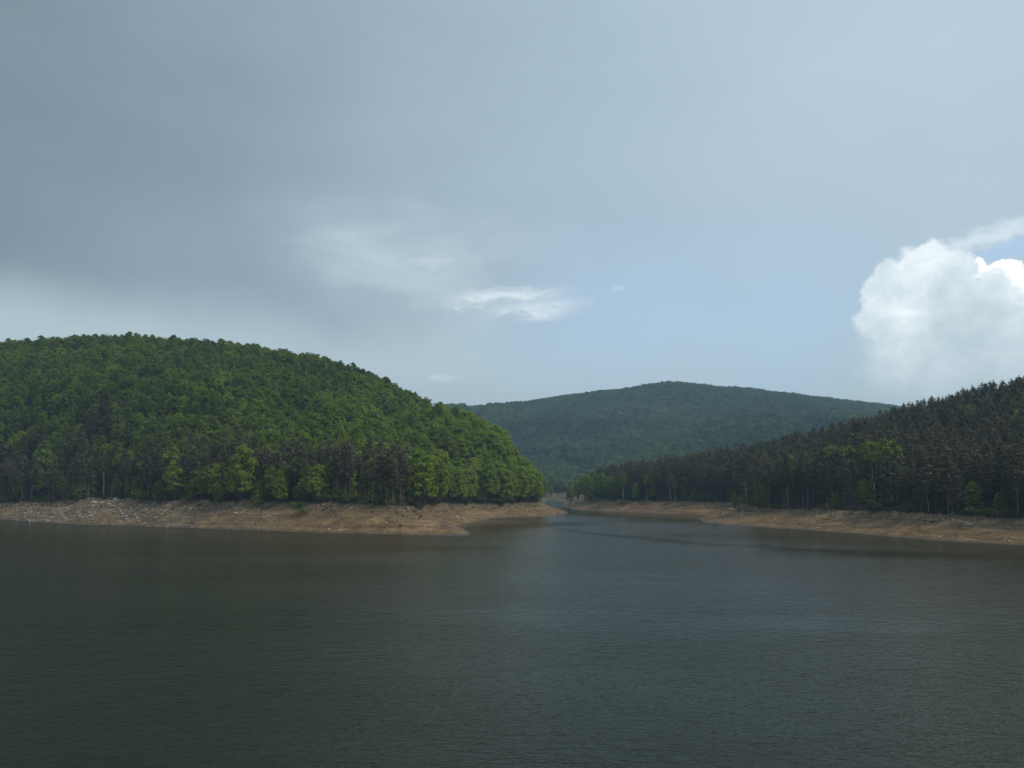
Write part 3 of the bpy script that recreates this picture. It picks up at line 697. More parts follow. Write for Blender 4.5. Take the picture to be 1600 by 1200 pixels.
def treed(x, y):
    z, s, t = ground(x, y, False)
    flat = (y > 700) & (y < 1010) & (np.abs(x - (34 + (y - 760) * 0.12)) < 22)
    return (t > 1.0) & ~flat

sx, sy = np.array([s[1] for s in SINGLES]), np.array([s[2] for s in SINGLES])
def clear_of_singles(x, y):
    d = np.hypot(x[:, None] - sx, y[:, None] - sy).min(1)
    along = np.ones(len(x), bool)
    for q in SINGLES + [('birch', -177.9, 389.5), ('birch', 97.3, 371.5), ('birch', 109.5, 309.0)]:    # nothing tall stands right in front of a tree that shows to the ground
        if q[0] == 'forest': continue
        dx, dy = x - q[1], y - q[2]
        along &= ~((dy < 0.5) & (dy > (-55 if len(q) == 3 else -34 if q[0] == 'birch' else -16)) & (np.abs(dx - q[1] / q[2] * dy) < (4.0 if len(q) == 3 else 1.7 if q[0] == 'birch' else 2.6)))
    return (d > 2.4) & along

trees = []          # x, y, z, height, width factor, kind, form, turn, tone, label
def pine_wood(x, y, t):
    """share of pines at a place"""
    left = (x < -27) & (y < 560) & (t < 2.35 + 1.2 * fbm(x, y, 30, 2, 41)) & (x < -30)
    right = (x > 58 + 6 * fbm(x, y, 20, 2, 42)) & (y < 640)
    right = right | ((x > 120) & (y < 300))
    return np.where(left, np.clip(0.62 + 0.55 * fbm(x, y, 22, 2, 43), 0.25, 0.88), np.where(right, np.where(t < 1.7, 0.90, 0.945), 0.0))

gx, gy = scatter_points(-620, 520, 90, 760, 4.2, RNG, lambda x, y: in_view(x, y, 0.09 + 0.35 * (x > 0)) & treed(x, y))
zz, ss, tt = ground(gx, gy)
pw = RNG.random(len(gx)) < pine_wood(gx, gy, tt)
thin = np.where(pw, 1.0, 0.78)                                                 # broad crowns stand further apart
beyond = ((gx < 40) & (gy > 668)) | ((gx > 60) & (gy > 640))
keep = (RNG.random(len(gx)) < thin) & clear_of_singles(gx, gy) & ~beyond & ~((np.abs(gx) > gy * 0.80 + 12) & (np.hypot(gx, gy) < 60))
gx, gy, zz, tt, pw = gx[keep], gy[keep], zz[keep], tt[keep], pw[keep]
for x, y, z, t, pine in zip(gx, gy, zz, tt, pw):
    r = random.random
    if pine:
        h = 17.5 * (0.72 + 0.44 * r()); kind, form, wf = 'pine', random.randrange(6), 0.95 + 0.45 * r()
        if x < 0: form = (0, 1, 2, 2, 0, 4)[form]
    else:
        kind = 'broadleaf'; h = 13.4 * (0.80 + 0.34 * r()); wf = 0.80 + 0.34 * r(); form = random.randrange(6)
        if t < 1.6: form = 10 + random.randrange(4); wf *= 0.85
        if -40 < x < 40 and y < 560: h *= 1.28                                 # the tall beeches over the cove
        if x > 60 and y < 640: kind, form, h = ('birch', random.randrange(3), 16 * (0.8 + 0.4 * r())) if r() < 0.35 else (kind, form, h)
    trees.append([x, y, z, h, wf, kind, form, r() * 6.283, None, None])
for kind, x, y, h, wf, tone, label in SINGLES:
    z = float(ground(x, y)[0])
    form = {'edge': 10 + random.randrange(4), 'slim': 20 + random.randrange(3), 'forest': random.randrange(6), 'birch': random.randrange(3)}[kind]
    trees.append([x, y, z, h, wf, 'birch' if kind == 'birch' else 'broadleaf', form, random.random() * 6.283, tone * (0.70 if kind == 'birch' else 0.84), label])

# how much of each tree shows from the water side: nearest first, each covers what stands behind it
F_PX, W_PX, H_PX = 831.6, 960, 720
def shows(ts):
    cp, sp = math.cos(R(6.381)), math.sin(R(6.381)); free = np.ones((H_PX, W_PX), bool); n = np.zeros(len(ts), int); pos = [None] * len(ts)
    def px(x, y, z):
        d = y * cp + (z - 15) * sp; return W_PX / 2 + x / d * F_PX, H_PX / 2 - ((z - 15) * cp - y * sp) / d * F_PX, d
    for k in sorted(range(len(ts)), key=lambda k: ts[k][1]):
        x, y, z, h, wf, kind = ts[k][:6]
        u, top, d = px(x, y, z + h); _, bot, _ = px(x, y, z)
        w = {'pine': 3.4, 'broadleaf': 6.0, 'birch': 3.0}[kind] * wf * (h / 15 if kind == 'broadleaf' else 1) / d * F_PX / 2
        x0, x1, y0, y1 = int(max(u - w, 0)), int(min(u + w + 1, W_PX)), int(max(top, 0)), int(min(bot, H_PX))
        pos[k] = (u, top, bot)
        if x1 > x0 and y1 > y0:
            n[k] = free[y0:y1, x0:x1].sum(); free[y0:y1, x0:x1] = False
    return n, pos
seen, where = shows(trees)

def ordinal(n):
    one = ['', 'first', 'second', 'third', 'fourth', 'fifth', 'sixth', 'seventh', 'eighth', 'ninth', 'tenth', 'eleventh', 'twelfth', 'thirteenth', 'fourteenth', 'fifteenth', 'sixteenth', 'seventeenth', 'eighteenth', 'nineteenth', 'twentieth']
    if n <= 20: return one[n]
    tens = {2: 'twenty', 3: 'thirty', 4: 'forty', 5: 'fifty', 6: 'sixty'}[n // 10]
    return tens + '-' + one[n % 10] if n % 10 else tens[:-1] + 'ieth'

LIMIT = {'pine': 298, 'broadleaf': 298, 'birch': 60}
single, rest = [], []
for kind, lim in LIMIT.items():
    ks = sorted([k for k in range(len(trees)) if trees[k][5] == kind], key=lambda k: (trees[k][9] is None, -seen[k]))
    good = [k for k in ks[:lim] if trees[k][9] or seen[k] >= 6]
    single += good; rest += [k for k in ks if k not in set(good)]

# each tree is told apart by the landmark it stands above and its place on the way up the slope
MARKS_LEFT = [(0, 'the left bank end'), (58, 'the tall leftmost tree'), (100, 'the bare white trunk'), (134, 'the whitish rocks'), (164, 'the yellow green slender tree'), (196, 'the low round tree'),
              (225, 'the tall fresh green tree'), (260, 'the orange bank bush'), (297, 'the young bright tree'), (335, 'the twig heap'), (362, 'the slim grey trunks'), (396, 'the leaning spit tree'),
              (436, 'the cove'), (470, 'the cove bank middle'), (505, 'the inlet point')]
MARKS_RIGHT = [(560, 'the inlet leafy end'), (597, 'the round bright tree'), (632, 'the slanting white birch'), (665, 'the yellow small tree'), (690, 'the right tip'), (722, 'the grey bare trunk'),
               (752, 'the dark level log'), (782, 'the pale leaning stub'), (808, 'the spreading green tree'), (836, 'the tall birches'), (866, 'the leaning birch'), (890, 'the pale log'), (915, 'the yellow green bushy tree'), (945, 'the right bank end')]
cells = {}
for k in single:
    if trees[k][9]: continue
    u, top, bot = where[k]
    marks = MARKS_LEFT if trees[k][0] < 30 else MARKS_RIGHT
    mark = min(marks, key=lambda q: abs(q[0] - u))[1]
    cells.setdefault((trees[k][5], mark), []).append((-bot, k))
TONE = {}
for (kind, mark), rows in cells.items():
    for i, (_, k) in enumerate(sorted(rows)):
        tr = trees[k]; drift = float(vnoise(np.array(tr[0] / 55.0), np.array(tr[1] / 55.0), 77))
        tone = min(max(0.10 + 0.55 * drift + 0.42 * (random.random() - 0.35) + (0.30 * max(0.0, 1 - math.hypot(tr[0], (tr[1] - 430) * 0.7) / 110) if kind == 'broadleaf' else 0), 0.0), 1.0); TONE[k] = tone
        what = {'pine': ('blackish green pine', 'dark brown green pine', 'rusty brown pine'), 'broadleaf': ('deep green leafy tree', 'mid green leafy tree', 'yellow green leafy tree'), 'birch': ('dull green birch', 'green birch', 'light green birch')}[kind][0 if tone < 0.3 else 1 if tone < 0.62 else 2]
        n = sum(1 for _, q in sorted(rows)[:i] if trees[q][8] == what) + 1
        tr[8] = what
        tr[9] = f'{what}, {ordinal(n)} of its tone upslope from {mark}'
for k in single:
    if k not in TONE: TONE[k] = trees[k][8]

def forms_of(kind, form):
    if kind == 'pine': return PINES[form], 18.0
    if kind == 'birch': return BIRCH[form], 14.0
    if form >= 20: return SLIM[form - 20], 12.0
    if form >= 10: return EDGE[form - 10], 15.0
    return FOREST[form], 15.0

def place_tree(x, y, z, h, wf, kind, form, turn, tone, label, group):
    (crown, trunk), h0 = forms_of(kind, form); s = h / h0
    e = bpy.data.objects.new({'pine': 'pine_tree', 'broadleaf': 'broadleaf_tree', 'birch': 'birch_tree'}[kind], None); COL.objects.link(e)
    e.empty_display_size = 0.5; e.location = (x, y, z - 0.15)
    e.rotation_euler = (random.gauss(0, 0.022), random.gauss(0, 0.022), turn); e.scale = (s * wf, s * wf, s)
    tag(e, label, {'pine': 'pine tree', 'broadleaf': 'tree', 'birch': 'birch tree'}[kind], group)
    for nm, me in (('trunk', trunk), ('crown', crown)):
        o = bpy.data.objects.new(nm, me); COL.objects.link(o); o.parent = e
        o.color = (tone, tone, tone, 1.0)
    return e

GROUPS = {'pine': ('pines of the left bank', 'pines of the right wood'), 'broadleaf': ('leafy trees of the left hill', 'leafy trees of the right wood'), 'birch': ('birches', 'birches')}
for k in single:
    x, y, z, h, wf, kind, form, turn, _, label = trees[k]
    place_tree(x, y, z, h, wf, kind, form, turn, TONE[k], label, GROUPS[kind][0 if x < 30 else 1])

# everything past that: one object of each kind of wood, its trees instanced
def instancer(name, pos, rot, scl, var, protos, label, cat):
    src = bpy.data.collections.new(name + '_forms')                            # not linked to the scene
    for i, parts in enumerate(protos):
        b = bpy.data.objects.new(f'{name}_form_{i:02d}', parts); b.color = (0, 0, 0, 0); src.objects.link(b)
    me = bpy.data.meshes.new(name); n = len(pos)
    me.vertices.add(n); me.vertices.foreach_set('co', np.asarray(pos, np.float32).ravel())
    for nm, v in (('rot', rot), ('scl', scl)):
        a = me.attributes.new(nm, 'FLOAT_VECTOR', 'POINT'); a.data.foreach_set('vector', np.asarray(v, np.float32).ravel())
    a = me.attributes.new('form', 'INT', 'POINT'); a.data.foreach_set('value', np.asarray(var, np.int32))
    o = obj(name, me); o.color = (0, 0, 0, 0); tag(o, label, cat, kind='stuff')
    g = bpy.data.node_groups.new(name, 'GeometryNodeTree')
    g.interface.new_socket('Geometry', in_out='INPUT', socket_type='NodeSocketGeometry'); g.interface.new_socket('Geometry', in_out='OUTPUT', socket_type='NodeSocketGeometry')
    N = Nodes(g); gi = N.new('NodeGroupInput'); go = N.new('NodeGroupOutput'); ip = N.new('GeometryNodeInstanceOnPoints'); ci = N.new('GeometryNodeCollectionInfo')
    ci.inputs['Collection'].default_value = src; ci.inputs['Separate Children'].default_value = True; ci.inputs['Reset Children'].default_value = True
    def named(nm, ty):
        q = N.new('GeometryNodeInputNamedAttribute', data_type=ty); q.inputs[0].default_value = nm; return next(s for s in q.outputs if s.enabled and s.name == 'Attribute')
    e2r = N.new('FunctionNodeEulerToRotation'); L = g.links.new
    L(named('rot', 'FLOAT_VECTOR'), e2r.inputs[0]); L(gi.outputs[0], ip.inputs['Points']); L(ci.outputs[0], ip.inputs['Instance'])
    ip.inputs['Pick Instance'].default_value = True
    L(named('form', 'INT'), ip.inputs['Instance Index']); L(e2r.outputs[0], ip.inputs['Rotation']); L(named('scl', 'FLOAT_VECTOR'), ip.inputs['Scale']); L(ip.outputs[0], go.inputs[0])
    md = o.modifiers.new('scatter', 'NODES'); md.node_group = g
    return o

def joined(pair):
    """crown and trunk of a tree as one mesh, for the woods"""
    crown, trunk = pair
    def arr(me):
        v = np.empty(len(me.vertices) * 3, np.float32); me.vertices.foreach_get('co', v)
        me.calc_loop_triangles(); t = np.empty(len(me.loop_triangles) * 3, np.int32); me.loop_triangles.foreach_get('vertices', t)
        mi = np.empty(len(me.loop_triangles), np.int32); me.loop_triangles.foreach_get('material_index', mi)
        tn = np.empty(len(me.vertices), np.float32); me.attributes['tint'].data.foreach_get('value', tn)
        return v.reshape(-1, 3), t.reshape(-1, 3), mi, tn
    a, b = arr(crown), arr(trunk); nm = len(crown.materials)
    return mesh_np('forest_tree', np.concatenate([a[0], b[0]]), np.concatenate([a[1], b[1] + len(a[0])]), list(crown.materials) + list(trunk.materials),
                   {'tint': np.concatenate([a[3], b[3]])}, np.concatenate([a[2], b[2] + nm]))

def wood(name, kinds, protos, index, label):
    ks = [k for k in rest if trees[k][5] in kinds]
    if not ks: return
    pos = [(trees[k][0], trees[k][1], trees[k][2] - 0.15) for k in ks]; rot = [(random.gauss(0, 0.02), random.gauss(0, 0.02), trees[k][7]) for k in ks]
    sc = []
    for k in ks:
        s = trees[k][3] / forms_of(trees[k][5], trees[k][6])[1]; sc.append((s * trees[k][4], s * trees[k][4], s))
    instancer(name, pos, rot, sc, [index(trees[k]) for k in ks], protos, label, 'forest')
wood('pine_forest', ('pine',), [joined(p) for p in PINES], lambda t: t[6], 'dark pines further back in the woods on both shores')
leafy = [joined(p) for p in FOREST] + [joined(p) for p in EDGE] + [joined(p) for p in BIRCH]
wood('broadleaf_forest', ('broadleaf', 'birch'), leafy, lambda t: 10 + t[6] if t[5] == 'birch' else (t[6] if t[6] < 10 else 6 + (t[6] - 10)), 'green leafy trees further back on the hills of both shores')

# the far hill reads as one mass of crowns
rf = np.random.default_rng(3)
ax, ay = scatter_points(-520, 1500, 640, 2330, 7.0, rf, lambda x, y: in_view(x, y, 0.14) & (x > -0.24 * y))
zf, sf, tf = ground(ax, ay); flat = (ay < 880) & (np.abs(ax - (34 + (ay - 760) * 0.12)) < 17 - 0.06 * (ay - 760))
own = ((ax < 40) & (ay > 668)) | ((ax > 60) & (ay > 640)) | (ay > 780)
kf = (tf > 1.02) & ~flat & own; ax, ay, zf = ax[kf], ay[kf], zf[kf]; nf = len(ax)
sf = (0.85 + 0.45 * rf.random(nf)) * (0.9 + 0.2 * fbm(ax, ay, 40, 2, 51))
instancer('far_hill_forest', np.stack([ax, ay, zf - 0.4], 1), np.stack([ax * 0, ax * 0, rf.random(nf) * 6.28], 1), np.stack([sf * (0.9 + 0.25 * rf.random(nf))] * 2 + [sf], 1), np.where(rf.random(nf) < sstep(1500, 950, ay + 260 * fbm(ax, ay, 120, 3, 52)), rf.integers(4, 7, nf), rf.integers(0, 4, nf)), FAR,
          'blue green woodland covering the broad hill behind the inlet', 'forest')

# ---------------------------------------------------------------- bare trunks, shrubs, driftwood, stones
def ground_at(x, y): return float(ground(x, y)[0])

def stem_object(name, pts, rad, mat, parent=None, sides=7):
    B = Build(); B.tube(pts, rad, sides); return obj(name, B.mesh(name, [mat], True), parent)

def dead_tree(x, y, h, r, lean, label, group=None):
    e = bpy.data.objects.new('dead_tree', None); COL.objects.link(e); e.location = (x, y, ground_at(x, y) - 0.2); tag(e, label, 'dead tree', group)
    rng = np.random.default_rng(int(abs(x) * 10)); n = 7
    pts = [(lean * (i / n) ** 1.3 * h + 0.06 * rng.normal(), 0.05 * rng.normal(), h * i / n) for i in range(n + 1)]
    stem_object('trunk', pts, [r * (1 - 0.75 * i / n) for i in range(n + 1)], M['dead_wood'], e)
    for k in range(4):
        i = 4 + k % 4; a = rng.random() * 6.28; p = np.array(pts[min(i, n)]); L = 0.5 + 0.6 * rng.random()
        stem_object('branch', [p, p + np.array([math.cos(a) * L, math.sin(a) * L, 0.45 * L])], [r * 0.3, r * 0.1], M['dead_wood'], e, 5)
dead_tree(-177.9, 389.5, 9.8, 0.33, -0.045, 'bare bone white dead trunk standing before the dark pines of the left bank')
dead_tree(97.3, 371.5, 10.5, 0.16, -0.02, 'straight grey bare trunk at the edge of the pines right of the right tip')
dead_tree(109.5, 309.0, 3.2, 0.10, -0.28, 'short pale stub leaning out of the pines on the right bank')

SHRUBS = [mesh for mesh in (bush_crown(600 + k, 1.3 + 0.25 * k, 1.5 + 0.3 * k, 330) for k in range(4))]
def shrub(x, y, s, tone, label, k, flat=1.0):
    e = bpy.data.objects.new('shrub', None); COL.objects.link(e); e.location = (x, y, ground_at(x, y) - 0.1); e.scale = (s, s, s * flat); e.rotation_euler.z = random.random() * 6.28
    tag(e, label, 'shrub', 'shrubs along the edge of the woods')
    f = obj('foliage', SHRUBS[k % 4], e); f.color = (tone, tone, tone, 1)
    stem_object('stem', [(0, 0, -0.2), (0.05, 0.02, 0.5), (0.1, -0.05, 1.0)], [0.05, 0.04, 0.02], M['bark'], e, 5)
for i, (x, y, s, tone, label) in enumerate([
    (-232.5, 413.5, 1.7, 0.78, 'bright low shrub at the left end of the left bank'), (-224.0, 409.5, 1.9, 0.88, 'light green mound of a shrub by the tall mid green tree'),
    (-195.0, 399.0, 1.9, 0.70, 'green shrub a little left of the bare white trunk'), (-186.0, 394.5, 1.4, 0.55, 'dull green shrub touching the foot of the white trunk'),
    (-160.5, 362.0, 1.6, 0.40, 'dark shrub above the pale rocks right of the white trunk'), (-150.0, 356.5, 1.5, 0.60, 'mid green shrub at the top of the rocky bank'),
    (-137.0, 345.0, 1.5, 0.82, 'light shrub left of the yellow green slender tree'), (-120.5, 334.0, 1.4, 0.66, 'round shrub under the yellow green slender tree'),
    (-114.0, 326.0, 1.0, 0.30, 'small dark shrub growing out on the stony bank'), (-88.5, 311.5, 1.7, 0.76, 'green shrub at the foot of the tall fresh green tree'),
    (-72.5, 303.5, 1.5, 0.62, 'green shrub left of the young bright green tree'), (-69.5, 296.0, 1.3, 0.28, 'flat dark shrub lying out on the orange bank'), (-50.5, 300.0, 1.4, 0.50, 'dull green shrub among the slim trunks on the spit'),
    (-42.0, 305.0, 1.4, 0.86, 'bright shrub between the grey trunks near the leaning tree'), (112.0, 312.0, 1.5, 0.40, 'dark green shrub left of the spreading light green tree'),
    (127.0, 284.5, 1.6, 0.56, 'green shrub under the medium birch on the right bank'), (131.5, 271.0, 1.5, 0.50, 'low shrub between the leaning birch and the pale log'),
    (101.5, 335.0, 1.2, 0.34, 'dark low shrub on the grassy right bank'), (60.0, 489.5, 1.6, 0.60, 'green shrub left of the round bright tree on the far shore'),
    (82.0, 478.0, 1.3, 0.50, 'small shrub left of the slanting white birch'), (20.5, 838.0, 1.9, 0.75, 'pale green bush beside the mud flat at the inlet head'), (45.5, 812.0, 1.6, 0.62, 'green bush on the right side of the mud flat')]):
    shrub(x, y, s, tone, label, i, 0.8)

def log_between(x0, y0, x1, y1, r, mat, label, name='driftwood_log', lift=0.0, cat='driftwood', bough=True):
    z0, z1 = ground_at(x0, y0) + r * 0.7, ground_at(x1, y1) + r * 0.7 + lift; L = math.dist((x0, y0, z0), (x1, y1, z1)); n = 6
    e = bpy.data.objects.new(name, None); COL.objects.link(e); e.location = (x0, y0, z0); tag(e, label, cat)
    d = np.array([x1 - x0, y1 - y0, z1 - z0]); rng = np.random.default_rng(int(abs(x0 * y0)))
    pts = [d * i / n + rng.normal(size=3) * 0.06 for i in range(n + 1)]
    stem_object('stem', pts, [r * (1.15 - 0.6 * i / n) for i in range(n + 1)], mat, e)
    if bough:
        for k in range(3):
            p = np.array(pts[2 + k]); s = rng.normal(size=3); s[2] = abs(s[2]) * 0.8; s = s / np.linalg.norm(s) * (0.25 * L + 0.3)
            stem_object('branch', [p, p + s * 0.5 + rng.normal(size=3) * 0.08, p + s], [r * 0.45, r * 0.3, r * 0.12], mat, e, 5)
log_between(124.9, 259.5, 131.8, 266.8, 0.21, M['dead_wood'], 'long pale log lying slantwise up the right bank', lift=0.5, bough=False)
log_between(131.5, 242.8, 137.5, 243.6, 0.20, M['grey_wood'], 'dark weathered log near the right end of the right bank')
log_between(92.6, 310.5, 96.5, 310.9, 0.18, M['grey_wood'], 'dark log lying level in the middle of the right bank')
log_between(-84.8, 300.2, -80.5, 296.2, 0.16, M['dead_wood'], 'pale log across the middle of the left bank below the bushy tree', bough=False)
log_between(-82.5, 301.0, -78.7, 297.8, 0.12, M['dead_wood'], 'thinner pale log just above its twin on the left bank', bough=False)
log_between(-126.0, 334.0, -119.5, 330.0, 0.15, M['grey_wood'], 'grey log at the top of the stony left bank')
log_between(108.0, 285.0, 112.0, 286.0, 0.15, M['grey_wood'], 'dark branchy log below the spreading light green tree')
log_between(116.0, 270.0, 118.5, 273.5, 0.13, M['grey_wood'], 'crooked dark stick on the bank below the leaning birch')
log_between(58.0, 476.5, 62.5, 479.5, 0.18, M['dead_wood'], 'pale fallen stem on the far shore below the round bright tree')

def twig_heap(x, y, n, L, mat, label, name, rise=0.5):
    e = bpy.data.objects.new(name, None); COL.objects.link(e); e.location = (x, y, ground_at(x, y)); tag(e, label, 'dead branches')
    rng = np.random.default_rng(int(abs(x) * 7 + n))
    for k in range(n):
        a = rng.random() * 6.28; l = L * (0.5 + 0.7 * rng.random()); s = np.array([math.cos(a) * l, math.sin(a) * l * 0.7, rise * l * rng.random() + 0.1]); o = rng.normal(size=3) * np.array([L * 0.35, L * 0.2, 0.05])
        stem_object('branch', [o - s * 0.4 * np.array([1, 1, 0]), o + s * 0.25 + rng.normal(size=3) * 0.12, o + s], [0.07, 0.055, 0.02], mat, e, 5)
twig_heap(125.0, 246.0, 9, 2.0, M['dead_wood'], 'tangle of pale bleached roots below the bushy tree on the right bank', 'root_tangle')
twig_heap(-55.9, 286.8, 12, 2.2, M['grey_wood'], 'dark heap of twigs on the orange slope of the spit', 'twig_heap', 0.6)
twig_heap(-49.5, 292.5, 7, 2.0, M['grey_wood'], 'dark bare branches at the upper edge of the spit', 'twig_heap', 0.8)
twig_heap(113.5, 296.0, 9, 2.0, M['grey_wood'], 'dark brushwood washed up below the two tall birches', 'twig_heap', 0.4)
twig_heap(121.5, 266.5, 8, 1.8, M['grey_wood'], 'dark brushwood left of the pale log', 'twig_heap', 0.5)
twig_heap(134.0, 240.0, 8, 1.9, M['grey_wood'], 'grey branches strewn beside the dark weathered log', 'twig_heap', 0.4)
twig_heap(47.0, 497.0, 8, 2.0, M['grey_wood'], 'dark driftwood jumble at the water near the inlet', 'twig_heap', 0.5)

twig_heap(110.8, 283.5, 8, 1.7, M['grey_wood'], 'dark brush caught on the bank below the spreading light green tree', 'twig_heap', 0.35)
twig_heap(105.5, 301.0, 7, 1.6, M['grey_wood'], 'small dark brush heap right of the dark level log', 'twig_heap', 0.35)
twig_heap(129.5, 248.5, 9, 1.6, M['grey_wood'], 'grey brush between the bleached roots and the dark weathered log', 'twig_heap', 0.3)
twig_heap(138.5, 236.0, 8, 1.7, M['grey_wood'], 'dark brush at the far right end of the right bank', 'twig_heap', 0.4)
twig_heap(-63.5, 291.5, 8, 1.8, M['grey_wood'], 'dark brush at the upper edge of the orange bank left of the twig heap', 'twig_heap', 0.45)
twig_heap(-101.5, 312.0, 7, 1.7, M['grey_wood'], 'dark dead branches below the low round tree', 'twig_heap', 0.4)
twig_heap(-172.0, 371.5, 7, 2.0, M['grey_wood'], 'dark dead branches above the whitish rocks', 'twig_heap', 0.4)
twig_heap(70.0, 475.0, 8, 1.9, M['grey_wood'], 'grey driftwood strewn on the far shore under the pines', 'twig_heap', 0.35)

def stone_mesh(seed):
    import bmesh
    bm = bmesh.new(); bmesh.ops.create_icosphere(bm, subdivisions=2, radius=1.0); rng = np.random.default_rng(seed)
    cuts = [(unit(1, rng)[0], 0.55 + 0.3 * rng.random()) for _ in range(9)]
    for v in bm.verts:
        p = np.array(v.co)
        for n, d in cuts:
            q = p @ n
            if q > d: p = p - n * (q - d) * 0.9
        v.co = Vector(p * np.array([1.0, 0.8, 0.62]) * (1 + 0.04 * rng.normal()))
    me = bpy.data.meshes.new('stone'); bm.to_mesh(me); bm.free(); me.materials.append(M['stone']); return me
STONES = [stone_mesh(700 + k) for k in range(6)]
def boulder(x, y, s, tone, label, k, squash=0.8):
    o = obj('boulder', STONES[k % 6], None, (x, y, ground_at(x, y) + s * 0.12)); o.scale = (s, s * 0.9, s * squash); o.rotation_euler = (random.gauss(0, 0.2), random.gauss(0, 0.2), random.random() * 6.28)
    o.color = (*tone, 1); tag(o, label, 'boulder', 'pale boulders on the banks')
W1, W2, W3 = (0.56, 0.54, 0.49), (0.42, 0.385, 0.33), (0.30, 0.25, 0.20)
for i, (x, y, s, tone, label) in enumerate([
    (20.1, 426.5, 0.9, W1, 'lone white stone near the waterline of the wooded tip by the inlet'), (115.0, 242.0, 0.50, W1, 'bright white stone at the waterline below the pale log'),
    (123.3, 223.0, 0.50, W1, 'white stone low on the bank at the right end of the right shore'), (-36.0, 309.0, 0.75, W1, 'whitish boulder under the leaning tree on the spit'),
    (-52.1, 291.0, 0.95, W2, 'pale boulder in the middle of the spit top'), (-46.0, 293.0, 0.7, W2, 'smaller pale boulder right of the one in the middle of the spit'), (-39.0, 293.0, 1.1, W2, 'long pale slab at the upper edge of the spit near the leaning tree'),
    (101.4, 415.0, 1.1, W1, 'white boulder at the top of the stony ridge of the right tip'), (98.0, 408.0, 0.8, W1, 'second white boulder down the ridge of the right tip'), (94.5, 401.0, 0.8, W2, 'third pale boulder down the ridge of the right tip'),
    (91.0, 394.0, 0.7, W2, 'fourth pale boulder down the ridge of the right tip'), (88.4, 389.0, 0.8, W2, 'lowest pale boulder at the point of the right tip'),
    (-167.0, 358.2, 1.5, W1, 'largest whitish rock below the bare white trunk'), (-163.5, 356.0, 1.2, W2, 'pale rock leaning against the largest whitish rock'), (-158.0, 351.0, 1.3, W2, 'tan boulder right of the whitish rocks on the left bank'), (-154.0, 346.0, 0.9, W2, 'pale boulder below the tan one on the left bank'),
    (-148.5, 340.0, 1.0, W2, 'pale block in the middle of the rocky bank'), (-145.5, 335.0, 0.8, W2, 'pale block below the one in the middle of rocky bank'), (-140.0, 325.5, 1.0, W2, 'pale rock at the waterline below the rocky bank'), (-135.0, 324.0, 0.7, W1, 'small white rock at the waterline right of the pale one'),
    (-128.0, 322.0, 0.9, W3, 'brown boulder near the water left of the tall fresh green tree'), (-115.9, 324.5, 0.9, W1, 'whitish stone high on the bank by the low round tree'), (-95.2, 308.5, 0.8, W1, 'white stone below the tall fresh green tree'), (-92.0, 300.0, 0.7, W2, 'pale stone halfway down below the tall fresh green tree'),
    (-56.0, 274.3, 0.55, W1, 'white stone at the water below the young bright green tree'), (-52.5, 273.8, 0.45, W2, 'small pale stone beside the white one at the water'), (-38.5, 273.5, 0.55, W1, 'single white stone on the orange slope of the spit'), (-33.3, 268.0, 0.7, (0.05, 0.04, 0.03), 'dark lump of stone near the tip of the spit'),
    (-21.0, 340.0, 0.9, W1, 'pale stone at the waterline in the cove'), (-18.5, 344.0, 0.7, W2, 'second pale stone in the cove behind the spit'), (-205.0, 377.0, 1.1, W2, 'pale rock at the left end of the left bank'), (-196.0, 371.0, 1.0, W2, 'pale rock right of the leftmost one on the left bank'), (-182.0, 357.0, 0.9, W3, 'brown rock near the water below the white trunk')]):
    boulder(x, y, s, tone, label, i)

# loose stones, dry grass and low growth, past counting
def bank_points(n, lo, hi, rng, dens=None):
    x = rng.uniform(-330, 175, n); y = rng.uniform(205, 560, n); z, s, t = ground(x, y); k = (t > lo) & (t < hi) & in_view(x, y, 0.12)
    if dens is not None: k &= rng.random(n) < dens(x, y, t)
    return x[k], y[k], z[k], t[k]
rg = np.random.default_rng(9)
x, y, z, t = bank_points(260000, 0.0, 1.05, rg, lambda x, y, t: np.clip(0.16 + 0.45 * sstep(-50, -150, x) * (0.3 + t) + 0.6 * fbm(x, y, 14, 3, 61), 0.02, 1) * sstep(520, 300, y))
s = 0.07 + 0.34 * rg.random(len(x)) ** 4 * (1 + 1.7 * sstep(-60, -150, x)); n = len(x)
instancer('loose_stones', np.stack([x, y, z], 1), np.stack([rg.normal(size=n) * 0.3, rg.normal(size=n) * 0.3, rg.random(n) * 6.28], 1), np.stack([s * (0.8 + 0.5 * rg.random(n)), s, s * (0.6 + 0.5 * rg.random(n))], 1), rg.integers(0, 6, n), STONES, 'loose stones scattered over the bare banks', 'stones')

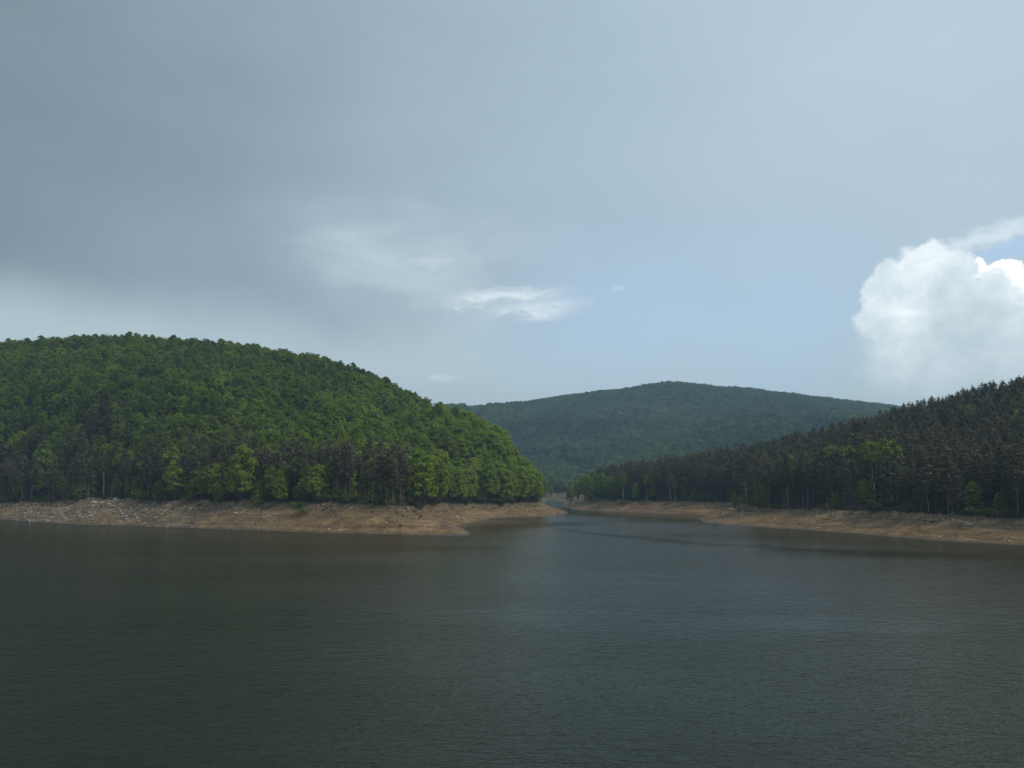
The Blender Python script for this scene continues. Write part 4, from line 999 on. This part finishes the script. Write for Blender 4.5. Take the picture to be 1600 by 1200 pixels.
def tuft_mesh(seed):
    rng = np.random.default_rng(seed); B = Build(); n = 26
    a = rng.random(n) * 6.28; c = np.stack([np.cos(a) * 0.22 * rng.random(n), np.sin(a) * 0.22 * rng.random(n), np.full(n, 0.24)], 1)
    B.leaves(c, np.stack([np.cos(a), np.sin(a), 0.2 + a * 0], 1), 0.30, 0.10, axis=np.stack([np.cos(a) * 0.5, np.sin(a) * 0.5, np.ones(n)], 1), rng=rng)
    return B.mesh('grass_tuft', [M['grass']])
x, y, z, t = bank_points(160000, 0.70, 1.25, rg, lambda x, y, t: np.clip(0.12 + 0.9 * fbm(x, y, 10, 3, 62), 0, 1))
n = len(x); s = 0.6 + 0.9 * rg.random(n)
instancer('dry_grass', np.stack([x, y, z - 0.03], 1), np.stack([x * 0, x * 0, rg.random(n) * 6.28], 1), np.stack([s, s, s], 1), rg.integers(0, 3, n), [tuft_mesh(800 + k) for k in range(3)], 'dry grass along the top of the banks', 'grass')
x, y, z, t = bank_points(60000, 0.99, 1.8, rg, lambda x, y, t: np.clip(0.12 + 0.50 * fbm(x, y, 11, 3, 63), 0, 1))
n = len(x); s = 0.45 + 1.9 * rg.random(n) ** 2.2
instancer('undergrowth', np.stack([x, y, z - 0.1], 1), np.stack([x * 0, x * 0, rg.random(n) * 6.28], 1), np.stack([s, s, s * 0.8], 1), rg.integers(0, 4, n), [bush_crown(650 + k, 1.3 + 0.25 * k, 1.5 + 0.4 * k, 330, 0.20, 'low') for k in range(4)], 'low green undergrowth at the edge of the woods', 'undergrowth')

# ---------------------------------------------------------------- air
def haze():
    m = bpy.data.materials.new('haze'); m.use_nodes = True; m.node_tree.nodes.clear()
    N = Nodes(m.node_tree); out = N.new('ShaderNodeOutputMaterial'); v = N.new('ShaderNodeVolumePrincipled')
    v.inputs['Color'].default_value = (0.58, 0.81, 1.0, 1); v.inputs['Density'].default_value = 0.000195; v.inputs['Anisotropy'].default_value = 0.0
    m.node_tree.links.new(v.outputs[0], out.inputs['Volume'])
    a, b = (-2900, -1200, -8), (2900, 3800, 300)
    V = [(a[0] if i & 1 == 0 else b[0], a[1] if i & 2 == 0 else b[1], a[2] if i & 4 == 0 else b[2]) for i in range(8)]
    F = [(0, 2, 3, 1), (4, 5, 7, 6), (0, 1, 5, 4), (2, 6, 7, 3), (0, 4, 6, 2), (1, 3, 7, 5)]
    tag(obj('haze', mesh_np('haze', V, np.array(F), [m])), 'thin bluish haze over the lake and hills', 'haze', kind='stuff')
haze()
